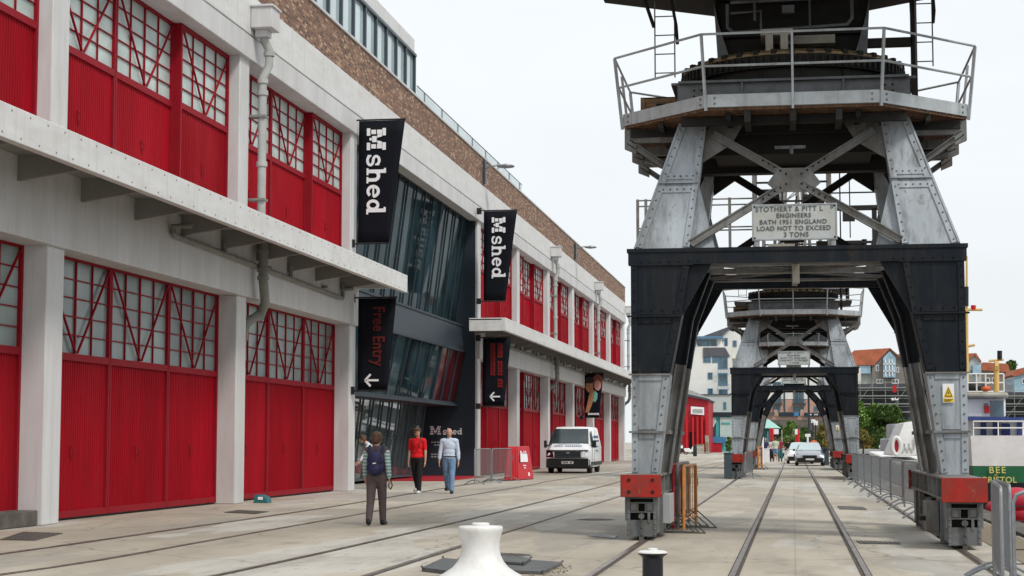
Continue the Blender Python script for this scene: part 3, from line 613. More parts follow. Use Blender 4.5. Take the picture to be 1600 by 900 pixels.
# rooftop storey
o=W(); o.box(-30,-14.7,19,67.55,13.3,17.45); ph=o.build('rooftop_storey','white_fascia',wh)
o=W(); yy=19.5
o.box(-14.7,-14.55,19.3,66.6,13.9,16.55); o.build('rooftop_glazing','pent_glass',ph)
o=W(); yy=66.6
while yy>20: o.box(-14.56,-14.44,yy-.06,yy+.06,13.9,16.6); yy-=1.62
o.box(-14.56,-14.42,19.3,66.7,16.55,16.66); o.build('mullion','slate_lt',ph)
o=W(); o.box(-14.62,-14.6,67.6,95,13.9,15.55); bal=o.build('roof_balustrade','pent_glass',wh)
o=W(); o.tube([(-14.6,67.6,15.6),(-14.6,95,15.6)],.025,6)
for i in range(8): o.box(-14.63,-14.57,69+i*3.6,69.06+i*3.6,13.9,15.6)
o.build('balustrade_rail','galv',bal)
for y,h_ in ((70,14.6),(79,14.75),(80.5,14.8),(84,14.7),(87,14.65)):
    o=W(); o.box(-14.5,-14.1,y,y+.7,13.94,h_); o.build('roof_vent','slate_lt',wh,bev=.02)
o=W(); o.box(-46,-14,YE+.3,YE+.6,0,13.9); o.build('end_wall','brick',wh)
# ---------------------------------------------------------------- things fixed to / hanging on the shed
def banner(y,x0,x1,xb,zt,zb,lab,art,grp='banners hung from the shed columns',m='banner'):
    t=thing('banner',lab,'banner',(x0,y,zb),0,grp); O=(x0,y,zb)
    b=MB(O)
    n=10; vs=[]
    for j in range(n+1):
        v=j/n
        for i in range(7):
            u=i/6; xr=x1+(xb-x1)*v; vs.append((x0+(xr-x0)*u,y+.018*math.sin(u*5+v*3)*u,zt+(zb-zt)*v))
    b.add(vs,[(j*7+i,j*7+i+1,j*7+i+8,j*7+i+7) for j in range(n) for i in range(6)])
    sh=b.build('banner_cloth',m,t,smooth=True); sh.modifiers.new('s','SOLIDIFY').thickness=.008
    f=MB(O); f.tube([(x0-.12,y,zt+.03),(x1+.02,y,zt+.03)],.025,8); f.tube([(x0-.12,y,zb-.03),(xb+.02,y,zb-.03)],.025,8)
    f.box(x0-.30,x0-.1,y-.06,y+.06,zt-.12,zt+.14); f.box(x0-.30,x0-.1,y-.06,y+.06,zb-.14,zb+.1)
    f.each('banner_arm','blackp',t)
    art(t,O,y-.035); return t
def mshed(t,O,y,x,z,k):
    o=MB(O); slab_m(o,(x,y,z),(0,0,-1),(1,0,0),.68*k,.60*k,.008); o.build('logo',M['letter'],t)
    slab_word(O,'shed',(x,y,z-.80*k),(0,0,-1),(1,0,0),.43*k,'lettering',t)
def arrow(t,O,c,k=.5):
    o=MB(O); x,y,z=c; o.bar((x-.3*k,y,z),(x+.5*k,y,z),.012,.11*k*1.2)
    o.bar((x-.38*k,y,z),(x-.02*k,y,z+.38*k),.012,.13*k); o.bar((x-.38*k,y,z),(x-.02*k,y,z-.38*k),.012,.13*k); o.build('arrow',M['letter'],t)
def art1(t,O,y): mshed(t,O,y,-12.86,11.12,1.0)
banner(52.3,-13.12,-11.66,-12.15,11.36,7.58,'tall black museum banner with a white word, above the canopy on the nearer column',art1)
def art2(t,O,y):
    text('Free Entry',.52,'letter_red',(-12.62,y,5.62),(0,0,-1),(1,0,0),'lettering',t,O,bold=.012,sx=.78,spacing=1.05); arrow(t,O,(-12.68,y,3.36),.48)
banner(52.3,-13.10,-11.90,-12.18,5.86,3.07,'black banner with dull red words and a white arrow, below the near canopy end',art2)
def art3(t,O,y): mshed(t,O,y,-12.48,10.95,.97)
banner(72.9,-12.83,-11.40,-11.90,11.22,7.42,'tall black museum banner with a white word on the far side of the entrance',art3)
def art4(t,O,y):
    o=MB(O); random.seed(5)
    for c,(x,n,z0) in enumerate(((-12.53,11,5.62),(-12.22,15,5.62))):
        for i in range(n):
            z=z0-i*.125
            if i in (5,11) and c: continue
            o.box(x,x+.22,y-.004,y,z-.10,z-.075); o.box(x,x+.06,y-.004,y,z-.10,z); o.box(x+.12,x+.18,y-.004,y,z-.10,z)
            if i%2: o.box(x,x+.22,y-.004,y,z-.03,z-.005)
    o.build('lettering','letter_red2',t); arrow(t,O,(-12.36,y,3.38),.48)
banner(72.9,-12.86,-11.66,-11.95,5.84,3.0,'black banner with two lines of red lettering and a white arrow beside the barriers',art4)
M['photo_a']=mat('banner_photo_skin',(.42,.19,.10),.6,var=.25,vscale=5,bmp=0); M['photo_b']=mat('banner_photo_face',(.52,.25,.22),.6,var=.25,vscale=5,bmp=0)
M['photo_c']=mat('banner_photo_hair',(.20,.06,.035),.6,var=.4,vscale=6,bmp=0); M['photo_d']=mat('banner_photo_mint',(.15,.42,.34),.6,var=.2,vscale=4,bmp=0)
def art5(t,O,y):
    def blob(nm,m,pts,dy=0):
        o=MB(O); o.prism([(x+.45,y-dy,z) for x,z in pts],(0,-.003,0)); o.build(nm,m,t)
    circ=lambda cx,cz,rx,rz:[(cx+rx*math.cos(a*PI/8),cz+rz*math.sin(a*PI/8)) for a in range(16)]
    blob('printed_hair','photo_c',circ(-12.78,5.40,.33,.40),.0); blob('printed_figure','photo_a',circ(-13.30,5.0,.25,.38),.004)
    blob('printed_figure','photo_b',circ(-12.78,5.08,.22,.33),.006); blob('printed_hair','blackp',circ(-13.30,5.42,.28,.22),.008)
    blob('printed_figure','photo_a',[(-13.58,3.35),(-13.35,3.35),(-12.95,4.4),(-12.95,4.75),(-13.2,4.85),(-13.35,4.4)],.003)
    blob('printed_cup','photo_d',[(-13.08,4.1),(-12.95,4.0),(-12.82,4.2),(-12.78,4.55),(-12.92,4.72),(-13.05,4.6),(-13.02,4.35)],.009)
    o=MB(O)
    for i in range(8): o.box(-12.95+i*.09,-12.88+i*.09,y-.01,y,3.2,3.32)
    o.build('lettering','letter',t)
banner(112.2,-13.17,-11.95,-12.25,5.86,3.06,'banner printed with two embracing people on black, above the white van',art5)
for y,lab in ((75.2,'curved arm lamp on the brick parapet above the entrance'),(107.8,'curved arm lamp farther along the brick parapet')):
    t=thing('wall_lamp',lab,'lamp',(WX+.03,y,12.7),0,'lamps on the brick parapet'); O=(WX+.03,y,12.7)
    o=MB(O); o.box(WX+.03,WX+.16,y-.14,y+.14,12.75,13.75); o.build('lamp_bracket','slate_lt',t,bev=.01)
    o=MB(O); o.tube([(WX+.16,y,13.4),(WX+.35,y,13.5),(WX+.8,y,13.55)],.03,8); o.build('lamp_arm','galv',t)
    o=MB(O); o.lathe([(.03,.1),(.12,.09),(.36,.02),(.38,-.02),(.34,-.05),(.1,-.09),(0,-.1)],(WX+1.05,y,13.5),20); o.build('lamp_shade','galv',t)
for y,lab in ((42.6,'white dome camera under the canopy, nearer the drainpipe'),(45.9,'white dome camera under the canopy, nearer the banner')):
    t=thing('security_camera',lab,'camera',(-12.2,y,6.3),0,'dome cameras under the canopy'); O=(-12.2,y,6.3)
    o=MB(O); o.lathe([(.0,.14),(.13,.14),(.13,.0),(.11,-.03)],(-12.2,y,6.3),16); o.build('camera_housing','white_fascia',t)
    o=MB(O); o.ell((-12.2,y,6.26),(.075,.075,.075),12,8); o.build('camera_lens','blackp',t)
t=thing('bait_box','small black and teal box standing at the foot of the second column','box',(-12.95,42.05,0)); O=(-12.95,42.05,0)
o=MB(O); o.prism([(-13.1,41.9,0),(-12.75,41.9,0),(-12.78,41.9,.13),(-12.9,41.9,.19),(-13.08,41.9,.2)],(0,.4,0)); o.build('box_body','teal',t,bev=.01)
o=MB(O); o.box(-12.98,-12.86,41.88,41.9,.08,.15); o.build('box_label','letter',t)
# ================================================================ QUAYSIDE CRANES
def crane(loc,label,variant=0):
    t=thing('quay_crane',label,'crane',loc,0,'dockside cranes on the quay'); B=MB
    def bd(o,n,m,p=None,**k): return o.build(n,m,p or t,**k)
    for sx in (-1,1):
        tx=-2.36 if sx<0 else 2.27
        # -------- end trucks
        yf=-3.15 if sx<0 else -4.80
        o=B(); o.box(tx-.27,tx+.27,yf+.03,2.35,.97,1.0); o.box(tx-.27,tx+.27,yf+.03,2.35,.68,.71); o.box(tx-.21,tx-.17,yf+.03,2.35,.71,.97); o.box(tx+.17,tx+.21,yf+.03,2.35,.71,.97)
        for p in along((0,yf+.5,0),(0,2.2,0),.9): o.box(tx-.26,tx+.26,p[1]-.012,p[1]+.012,.71,.97)
        tr=bd(o,'end_truck','cgrey2')
        o=B(); o.rivets(along((tx-.212,yf+.2,.80),(tx-.212,2.2,.80),.3),(-1,0,0)).rivets(along((tx+.212,yf+.2,.80),(tx+.212,2.2,.80),.3),(1,0,0)); bd(o,'rivet_row','cgrey2',tr)
        for y0,y1 in ((yf-.02,yf+.03),(2.35,2.40)):
            o=B(); o.box(tx-.31,tx+.31,y0,y1,.66,1.0); bp=bd(o,'buffer_plate','bred',tr,bev=.006)
            if y0<0:
                o=B(); 
                for dx in (-.18,.18):
                    for z in (.74,.92): o.cone((tx+dx,y0-.0,z),(tx+dx,y0-.012,z),.026,.026,10)
                if sx<0: bd(o,'bolt_hole','dark',bp)
        for y0,y1 in ((yf+.12,yf+2.15),(.45,2.3)):
            w_=.225
            o=B(); o.box(tx-w_,tx-w_+.03,y0,y1,.10,.68); o.box(tx+w_-.03,tx+w_,y0,y1,.10,.68)
            o.prism([(tx-w_-.03,y0,.68),(tx-w_-.03,y0+.35,.68),(tx-w_-.03,y0+.1,.3),(tx-w_-.03,y0,.3)],(.03,0,0))
            o.prism([(tx+w_,y0,.68),(tx+w_,y0+.35,.68),(tx+w_,y0+.1,.3),(tx+w_,y0,.3)],(.03,0,0))
            o.box(tx-w_,tx+w_,y0-.001,y0+.03,.06,.31); o.box(tx-w_,tx+w_,y1-.03,y1,.06,.6)
            o.box(tx-w_,tx-w_+.05,y0-.012,y0+.02,.06,.68); o.box(tx+w_-.05,tx+w_,y0-.012,y0+.02,.06,.68)
            for z in (.43,.57,.645): o.box(tx-w_+.05,tx+w_-.05,y0-.01,y0+.02,z-.01,z+.012)
            for dx in (-.06,.06): o.box(tx+dx-.012,tx+dx+.012,y0-.008,y0+.02,.44,.57)
            o.box(tx+.09,tx+.13,y0-.016,y0+.02,.27,.43)
            o.box(tx-w_-.04,tx+w_+.04,y0+.8,y0+.86,.05,.66)
            bg_=bd(o,'bogie','cgrey3' if y0<0 else 'greas',tr,bev=.004)
            o=B(); o.box(tx-.17,tx-.075,y0+.01,y0+.04,.45,.56) ; o.box(tx+.075,tx+.17,y0+.01,y0+.04,.45,.56); o.each('axle_guard','cgrey2',bg_)
            o=B(); o.box(tx-w_+.03,tx+w_-.03,y0+.12,y1-.1,.14,.66); bd(o,'axle_box','dark',bg_)
            for yy in (y0+.5,y1-.45):
                o=B(); o.cone((tx-.06,yy,.24),(tx+.06,yy,.24),.24,.24,20).cone((tx-.09,yy,.24),(tx-.06,yy,.24),.27,.27,20); bd(o,'wheel','greas',bg_)
            o=B(); o.rivets([(tx+a*(w_-.025),y0-.012,z) for a in (-1,1) for z in (.1,.18,.26,.34,.42,.5,.6)],(0,-1,0),.016,.014); bd(o,'rivet_row','cgrey2',bg_)
            if y0<0:
                o=B(); o.cone((tx,y0-.01,.37),(tx,y0-.06,.37),.045,.045,12)
                for i in range(6):
                    z=.33-i*.055; c=[]
                    for k in range(8):
                        a=2*PI*k/8; c.append((tx+(math.cos(a)*.022 if i%2 else 0),y0-.045+(0 if i%2 else math.cos(a)*.022),z+math.sin(a)*.037))
                    o.tube(c,.009,5,closed=True)
                o.box(tx-.035,tx+.035,y0-.07,y0-.02,.0,.06); bd(o,'coupling_chain','greas',bg_)
        if sx<0:
            o=B(); o.box(tx+.24,tx+.38,-2.15,-1.35,.22,.68); bd(o,'cabinet','cable',tr,bev=.01)
        else:
            o=B(); o.box(tx-.42,tx-.24,-3.4,-2.7,.18,.62); bd(o,'cabinet','cgrey2',tr,bev=.01); o=B(); o.box(tx-.50,tx-.24,-3.2,-2.95,.34,.4); bd(o,'cable_guide','dark',tr)
        # -------- portal legs
        X=lambda v:sx*v
        for sy in (-1,1):
            yo=2.4*sy; yi=1.92*sy; d_=yi-yo
            O_=lambda z:2.56
            bl=B(); bl.prism([(X(2.56),yo,2.55),(X(2.56),yo,4.27),(X(1.63),yo,4.27),(X(1.77),yo,3.46),(X(1.95),yo,2.55)],(0,d_,0))
            leg=bd(bl,'portal_leg','cblack')
            fo=B(); fo.prism([(X(2.56),yo,1.0),(X(2.56),yo,2.549),(X(1.951),yo,2.549),(X(2.15),yo,1.0)],(0,d_,0)); ft=bd(fo,'leg_foot','cgrey',leg)
            e=-.022*(1 if sy<0 else -1)
            def fl(o,a,b,wd=.10):   # riveted strap on the outer face
                o.bar((X(a[0]),yo+e/2,a[1]),(X(b[0]),yo+e/2,b[1]),wd,abs(e),(0,1,0))
            o=B(); fl(o,(2.51,2.6),(2.51,4.25)); fl(o,(2.02,2.6),(1.83,3.46)); fl(o,(1.82,3.46),(1.69,4.25)); fl(o,(2.45,2.60),(2.1,2.60)); 
            o.box(min(X(2.62),X(1.76)),max(X(2.62),X(1.76)),min(yo,yo+3*e),max(yo,yo+3*e),3.45,3.475); fl(o,(2.45,3.40),(1.93,3.40),.09); fl(o,(2.45,3.53),(1.91,3.53),.09)
            bd(o,'edge_strap','cblack',leg)
            o=B(); rr=[]
            for a,b in (((2.51,2.7),(2.51,4.2)),((2.02,2.7),(1.84,3.4)),((1.81,3.55),(1.70,4.2)),((2.4,3.38),(1.9,3.38)),((2.4,3.55),(1.9,3.55))): rr+=[(X(p[0]),yo+e,p[1]) for p in along(a,b,.17)]
            if sy<0: o.rivets(rr,(0,-1,0),.02,.014); bd(o,'rivet_row','cblack',leg)
            o=B(); fl(o,(2.51,1.03),(2.51,2.5)); fl(o,(2.205,1.03),(2.015,2.5)); fl(o,(2.45,2.50),(2.08,2.50),.09); fl(o,(2.45,1.58),(2.20,1.58),.06); fl(o,(2.45,1.72),(2.18,1.72),.06)
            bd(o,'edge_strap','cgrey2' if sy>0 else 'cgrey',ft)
            o=B(); o.box(min(X(2.6),X(2.04)),max(X(2.6),X(2.04)),min(yo,yo+3*e),max(yo,yo+3*e),1.635,1.665); o.box(min(X(2.6),X(1.94)),max(X(2.6),X(1.94)),min(yo,yo+2.2*e),max(yo,yo+2.2*e),2.535,2.56); bd(o,'splice_flange','cgrey2',ft)
            o=B(); rr=[]
            for a,b in (((2.51,1.08),(2.51,2.48)),((2.20,1.08),(2.02,2.48))): rr+=[(X(p[0]),yo+e,p[1]) for p in along(a,b,.135)]
            if sy<0: o.rivets(rr,(0,-1,0),.019,.016); bd(o,'rivet_row','cgrey3',ft)
            # knee gusset beside the cross beam
            o=B()
            o.prism([(X(1.64),yo-.06*sy,4.27),(X(1.30),yo-.06*sy,4.27),(X(1.765),yo-.06*sy,3.46)],(0,-.05*sy,0))
            if variant==2 and sy<0: pass
            bd(o,'knee_gusset','cblack',leg)
        # -------- inclined channels of the side frame
        for yy in (-1.15,.25):
            o=B(); o.chan((X(2.12),yy,1.0),(X(1.86),yy,2.75),.17,.20,.03,(0,1,0)); sb=bd(o,'side_strut','cgrey2')
            o=B(); o.chan((X(1.86),yy,2.75),(X(1.74),yy,3.5),.18,.20,.03,(0,1,0)).chan((X(1.74),yy,3.5),(X(1.45),yy,4.27),.18,.2,.03,(0,1,0)); bd(o,'strut_top','cblack',sb)
        o=B(); 
        for z in (1.62,2.35): o.box(min(X(2.1),X(2.0)),max(X(2.1),X(2.0)),-1.9,1.9,z,z+.06)
        o.chan((X(2.25),-1.9,1.05),(X(2.2),1.9,2.9),.16,.08,.02,(1,0,0)); bd(o,'side_tie','cgrey2')
        o=B(); o.prism([(X(2.3),-1.92,4.27),(X(2.3),1.92,4.27),(X(2.3),1.92,3.1),(X(2.3),.9,3.75),(X(2.3),-.9,3.75),(X(2.3),-1.92,3.1)],(X(-.05),0,0)); bd(o,'side_girder','cblack')
        # -------- tower legs
        for sy in (-1,1):
            y0,y1=2.40*sy,1.95*sy; t0,t1=1.84*sy,1.5*sy
            o=B(); o.hexa([(X(1.64),y0,4.53),(X(2.48),y0,4.53),(X(2.48),y1,4.53),(X(1.64),y1,4.53)],[(X(1.37),t0,6.62),(X(1.78),t0,6.62),(X(1.78),t1,6.62),(X(1.37),t1,6.62)])
            tl=bd(o,'tower_leg','cgrey')
            Q=lambda u,z,dy=0:(X(u),y0+(t0-y0)*(z-4.53)/2.09+dy*sy,z)
            ox=lambda z:2.48+(1.78-2.48)*(z-4.53)/2.09; ix=lambda z:1.64+(1.37-1.64)*(z-4.53)/2.09
            o=B(); n_=(0,sy,.27)
            for fx,off in ((ox,-.045),(ix,.045)): o.bar(Q(fx(4.55)+off,4.55,.012),Q(fx(6.6)+off,6.6,.012),.10,.024,n_)
            for z in (5.5,5.72): o.bar(Q(ix(z)+.05,z,.01),Q(ox(z)-.05,z,.01),.11,.02,n_)
            o.bar(Q(ix(5.61)-.01,5.61,.03),Q(ox(5.61)+.01,5.61,.03),.02,.07,(0,sy,0))
            o.bar(Q(ox(4.53)+.012,4.53,-.02),Q(ox(6.6)+.012,6.6,-.02),.03,.12,n_); bd(o,'edge_strap','cgrey',tl)
            rr=[Q(ox(z)-.045,z,.024) for z in [4.6+.145*i for i in range(14)]]+[Q(ix(z)+.045,z,.024) for z in [4.6+.145*i for i in range(14)]]
            for z in (5.5,5.72): rr+=[Q(ix(z)+.1+(ox(z)-ix(z)-.2)*i/4,z,.02) for i in range(5)]
            if sy<0 or variant==0:
                o=B(); o.rivets(rr,(0,sy,.2),.017,.015); bd(o,'rivet_row','cgrey3',tl)
            o=B(); o.prism([Q(1.64,4.53,-.1),Q(1.24,4.53,-.1),Q(1.50,5.6,-.1)],(0,-.04*sy,0)); bd(o,'foot_gusset','cgrey',tl)
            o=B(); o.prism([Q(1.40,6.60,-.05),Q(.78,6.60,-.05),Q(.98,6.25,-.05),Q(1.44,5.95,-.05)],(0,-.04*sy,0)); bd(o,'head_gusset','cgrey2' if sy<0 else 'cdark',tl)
            o=B(); o.box(min(X(1.8),X(1.35)),max(X(1.8),X(1.35)),min(t0,t1),max(t0,t1),6.5,6.66); bd(o,'leg_head','cdark',tl)
        # side X braces
        for a,b in (((-1.8,6.4),(1.9,4.6)),((1.8,6.4),(-1.9,4.6))):
            o=B(); o.chan((X(1.6),a[0],a[1]),(X(2.0),b[0],b[1]),.13,.08,.018,(1,0,0)); bd(o,'cross_brace','cgrey2')
        # platform brackets
        for y in (-1.35,.0,1.25):
            o=B(); o.chan((X(1.72),y,5.75 if y else 6.0),(X(2.68),y,6.42),.09,.11,.015,(0,1,0)).box(min(X(1.0),X(2.70)),max(X(1.0),X(2.70)),y-.05,y+.05,6.40,6.55)
            o.prism([(X(2.74),y-.055,6.62),(X(2.74),y-.055,6.30),(X(2.55),y-.055,6.22),(X(2.55),y-.055,6.62)],(0,.11,0)); bd(o,'platform_bracket','cgrey2')
    # -------- cross beams
    for sy in (-1,1):
        y0,y1=sorted((2.42*sy,2.20*sy))
        o=B(); o.box(-2.62,2.62,y0-.02,y1+.02,4.47,4.53); o.box(-2.60,2.60,y0,y1,4.275,4.47); cbm=bd(o,'cross_beam','cblack')
        o=B(); o.rivets(along((-2.4,y0,4.32),(-1.5,y0,4.32),.15)+along((1.5,y0,4.32),(2.4,y0,4.32),.15),(0,-1,0)); bd(o,'rivet_row','cblack',cbm)
        o=B(); o.box(-2.58,-1.58,y0-.015 if sy<0 else y1,y0 if sy<0 else y1+.015,4.262,4.29); o.box(1.58,2.58,y0-.015 if sy<0 else y1,y0 if sy<0 else y1+.015,4.262,4.29); o.each('beam_flange','cblack',cbm)
    for sx in (-1,1):
        o=B(); o.box(min(sx*2.25,sx*2.5),max(sx*2.25,sx*2.5),-2.19,2.19,4.28,4.5); bd(o,'side_beam','cblack')
    o=B(); o.box(-2.24,2.24,-.12,.12,4.34,4.42); o.box(-.05,.05,-2.1,2.1,4.30,4.42)
    for s_ in (-1,1): o.chan((-2.2*s_,-2.1,4.38),(2.2*s_,2.1,4.38),.12,.06); o.box(-2.2,2.2,s_*1.4-.09,s_*1.4+.09,4.33,4.37)
    bd(o,'floor_bracing','cgrey2')
    o=B(); o.box(-.04,.07,-1.9,-1.8,4.0,4.4); bd(o,'cable_duct','cream')
    if variant==2:   # arched portal bracing
        for sy in (-1,1):
            y=sy*2.1
            for sx in (-1,1):
                o=B(); o.bar((sx*2.0,y,1.1),(sx*1.62,y,2.95),.2,.25,(0,1,0)); ab=bd(o,'arch_rib','cgrey2')
                o=B(); o.bar((sx*1.62,y,2.92),(sx*1.25,y,3.75),.24,.25,(0,1,0)).bar((sx*1.27,y,3.72),(sx*.45,y,4.62),.26,.25,(0,1,0)).bar((sx*1.95,y,3.3),(sx*1.15,y,3.85),.16,.2,(0,1,0)).bar((sx*1.9,y,4.2),(sx*1.5,y,3.9),.14,.2,(0,1,0)); bd(o,'arch_head','cblack',ab)
            o=B(); o.box(-.5,.5,y-.12,y+.12,4.45,4.85); bd(o,'arch_crown','cblack')
    # -------- X brace, gusset and plaque
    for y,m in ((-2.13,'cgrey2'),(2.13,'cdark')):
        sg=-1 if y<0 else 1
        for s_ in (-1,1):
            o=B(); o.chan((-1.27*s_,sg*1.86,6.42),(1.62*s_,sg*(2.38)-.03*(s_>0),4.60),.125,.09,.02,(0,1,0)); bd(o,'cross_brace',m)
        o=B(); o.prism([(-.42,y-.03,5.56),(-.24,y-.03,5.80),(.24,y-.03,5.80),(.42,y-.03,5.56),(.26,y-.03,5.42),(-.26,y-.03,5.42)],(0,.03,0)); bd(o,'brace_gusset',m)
        if y<0:
            o=B(); o.rivets([(a*(.12+.09*i),y-.075,5.62+b*(.08+.056*i)) for a in (-1,1) for b in (-1,1) for i in range(5)],(0,-1,0)); bd(o,'rivet_row','cdark')
    o=B(); o.box(-.655,.655,-2.46,-2.43,4.62,5.19); pl=bd(o,'name_plate','plaque',bev=.004)
    o=B(); 
    for a,b in (((-.64,5.175),(.64,5.175)),((-.64,4.635),(.64,4.635)),((-.64,4.635),(-.64,5.175)),((.64,4.635),(.64,5.175))): o.bar((a[0],-2.464,a[1]),(b[0],-2.464,b[1]),.018,.008,(0,1,0))
    o.box(-.62,-.54,-2.45,-2.40,4.53,4.62); o.box(.56,.63,-2.45,-2.40,4.53,4.62); bd(o,'plate_rim','cgrey',pl)
    o=B(); o.rivets([(a*.615,-2.46,z) for a in (-1,1) for z in (4.66,5.15)],(0,-1,0),.018,.012); bd(o,'plate_screw','cdark',pl)
    for s_,x,z,sz in (('STOTHERT & PITT L',-.60,5.075,.108),('D',.555,5.11,.062),('ENGINEERS',-.28,4.975,.098),('BATH 1951 ENGLAND',-.54,4.875,.098),('LOAD NOT TO EXCEED',-.585,4.775,.098),('3 TONS',-.17,4.672,.105)):
        text(s_,sz,'plaque_txt',(x,-2.466,z),(1,0,0),(0,0,1),'lettering',pl,bold=.0015,ext=.003,spacing=1.12,sx=.98)
    if variant!=1:
        o=B(); wx,wz=2.28,2.35
        o.box(wx-.085,wx+.085,-2.43,-2.42,2.09,2.38); ws=bd(o,'warning_sign','letter')
        o=B(); o.prism([(wx-.075,-2.431,2.17),(wx+.075,-2.431,2.17),(wx,-2.431,2.35)],(0,-.004,0)); bd(o,'warning_triangle','yellow',ws)
        o=B(); o.box(wx-.078,wx+.078,-2.435,-2.431,2.10,2.155); bd(o,'warning_text_panel','yellow',ws)
        o=B(); o.prism([(wx-.055,-2.436,2.185),(wx+.055,-2.436,2.185),(wx,-2.436,2.32)],(0,-.002,0)); o2=bd(o,'triangle_border','blackp',ws)
        o=B(); o.prism([(wx-.04,-2.439,2.195),(wx+.04,-2.439,2.195),(wx,-2.439,2.295)],(0,-.002,0)); bd(o,'warning_triangle','yellow',ws)
        o=B(); o.prism([(wx+.008,-2.442,2.28),(wx-.014,-2.442,2.235),(wx+.002,-2.442,2.235),(wx-.006,-2.442,2.2),(wx+.016,-2.442,2.245),(wx+.0,-2.442,2.245)],(0,-.002,0)); bd(o,'lightning_symbol','blackp',ws)
        o=B()
        for j in range(3): o.box(wx-.065,wx+.065-.02*j,-2.438,-2.4345,2.138-.014*j,2.144-.014*j)
        bd(o,'sign_text','blackp',ws)
    # -------- platform
    PO=[(-1.32,-2.83),(1.32,-2.83),(2.74,-1.40),(2.74,1.30),(1.32,2.75),(-1.32,2.75),(-2.74,1.30),(-2.74,-1.40)]
    o=B()
    def half(y):   # half width of the octagon at y
        if y<-1.4: return 1.32+(y+2.83)/1.43*1.42
        if y>1.3: return 1.32+(2.75-y)/1.45*1.42
        return 2.74
    y=-2.81
    while y<2.70:
        h0=half(y); h1=half(y+.13); o.hexa([(-h0,y,6.63),(h0,y,6.63),(h1,y+.13,6.63),(-h1,y+.13,6.63)],[(-h0,y,6.67),(h0,y,6.67),(h1,y+.13,6.67),(-h1,y+.13,6.67)]); y+=.155
    dk=bd(o,'platform_deck','rust')
    o=B()
    for i in range(8): a,b=PO[i],PO[(i+1)%8]; o.bar((*a,6.775),(*b,6.775),.05,.2)
    o2=bd(o,'fascia','cfascia',dk,bev=.004)
    o=B()
    for i in range(8):
        a,b=PO[i],PO[(i+1)%8]; nx,ny=(b[1]-a[1]),-(b[0]-a[0]); l=math.hypot(nx,ny); nx/=l; ny/=l
        for p in along((a[0],a[1],0),(b[0],b[1],0),10,.12): 
            for z in (6.73,6.82): o.cone((p[0]+nx*.025,p[1]+ny*.025,z),(p[0]+nx*.04,p[1]+ny*.04,z),.018,.018,6)
    bd(o,'bolt_row','cgrey2',dk)
    o=B()
    for x in (-2.1,-1.0,0,1.0,2.1): h_=2.6 if abs(x)<1.4 else 2.0; o.box(x-.04,x+.04,-h_,h_-.1,6.52,6.628)
    for y in (-1.4,-2.3,1.3,2.2): o.box(-half(y)+.1,half(y)-.1,y-.05,y+.05,6.48,6.60)
    o.each('deck_joist','cdark',dk)
    for x in (-.7,.0,.7):
        o=B(); o.box(x-.05,x+.05,-2.80,-1.9,6.44,6.63); bd(o,'deck_joist','cdark',dk)
    # handrail
    hr=[]
    cx,cy=0,0
    def outp(p,k): l=math.hypot(*p); return (p[0]+p[0]/l*k,p[1]+p[1]/l*k)
    posts=[]
    for i in range(8):
        a,b=PO[i],PO[(i+1)%8]; posts+=[a,((a[0]+b[0])/2,(a[1]+b[1])/2)] if i in (0,4,2,6) else [a]
    o=B()
    for p in posts: q=outp(p,.17); p2=outp(p,.035); o.bar((*p2,6.62),(*q,7.79),.035,.045,(p[0],p[1],0))
    o.each('rail_post','cfascia',dk)
    skip=(4,5)
    for z,k in ((7.80,.17),(7.31,.10)):
        o=B(); pp=[(*outp(p,k),z) for p in PO]
        for i in range(8):
            o.tube([pp[i],pp[(i+1)%8]],.020,6)
        bd(o,'hand_rail','cfascia',dk)
    # -------- girder frame, slewing ring
    g_=1.82
    o=B()
    for s_ in (-1,1):
        o.box(-g_,g_,s_*g_-.12,s_*g_+.12,7.25,7.29); o.box(-g_,g_,s_*g_-.02,s_*g_+.02,6.66,7.25); o.box(s_*g_-.12,s_*g_+.12,-g_,g_,7.246,7.286); o.box(s_*g_-.02,s_*g_+.02,-g_,g_,6.665,7.245)
        for x in (-.8,.8): o.box(x-.015,x+.015,s_*g_-.1,s_*g_+.1,6.67,7.25)
    gf=bd(o,'girder_frame','cgrey3')  # darker grey puts the shadow on the girder into its colour
    o=B(); o.rivets([(a*(1.45+.12*i),-g_-.02,z) for a in (-1,1) for i in range(2) for z in (6.95,7.05,7.15)],(0,-1,0)); bd(o,'rivet_row','cdark',gf)
    o=B(); o.box(-1.75,1.75,-1.1,-.8,6.2,6.6); o.box(-1.75,1.75,.9,1.2,6.2,6.6); o.box(-1.3,1.3,-.79,.89,6.3,6.5); bd(o,'under_girder','cdark',gf)
    o=B(); o.box(-.3,.2,-1.13,-1.10,6.28,6.33); o.box(-.06,-.0,-1.13,-1.10,6.2,6.28); bd(o,'under_lamp','cgrey',gf)
    o=B(); o.lathe([(1.72,7.26),(1.72,7.5),(1.70,7.5)],n=48)
    for i in range(16): a=2*PI*i/16+.1; c_,s_=math.cos(a),math.sin(a); o.bar((c_*1.735,s_*1.735,7.27),(c_*1.735,s_*1.735,7.49),.03,.04,(c_,s_,0))
    dr=bd(o,'slewing_drum','cdark')
    o=B(); o.lathe([(1.78,7.50),(1.84,7.50),(1.84,7.70),(1.5,7.70)],n=64); bd(o,'gear_ring','cdark',dr)
    o=B()
    for i in range(96): a=2*PI*i/96; c_,s_=math.cos(a),math.sin(a); o.bar((c_*1.865,s_*1.865,7.52),(c_*1.865,s_*1.865,7.68),.045,.05,(c_,s_,0))
    bd(o,'gear_teeth','cdark',dr)
    o=B(); o.lathe([(1.80,7.702),(1.86,7.702),(1.86,7.74),(1.76,7.80),(1.3,7.82)],n=48); 
    bd(o,'roller_path','ochre',dr)
    o=B()
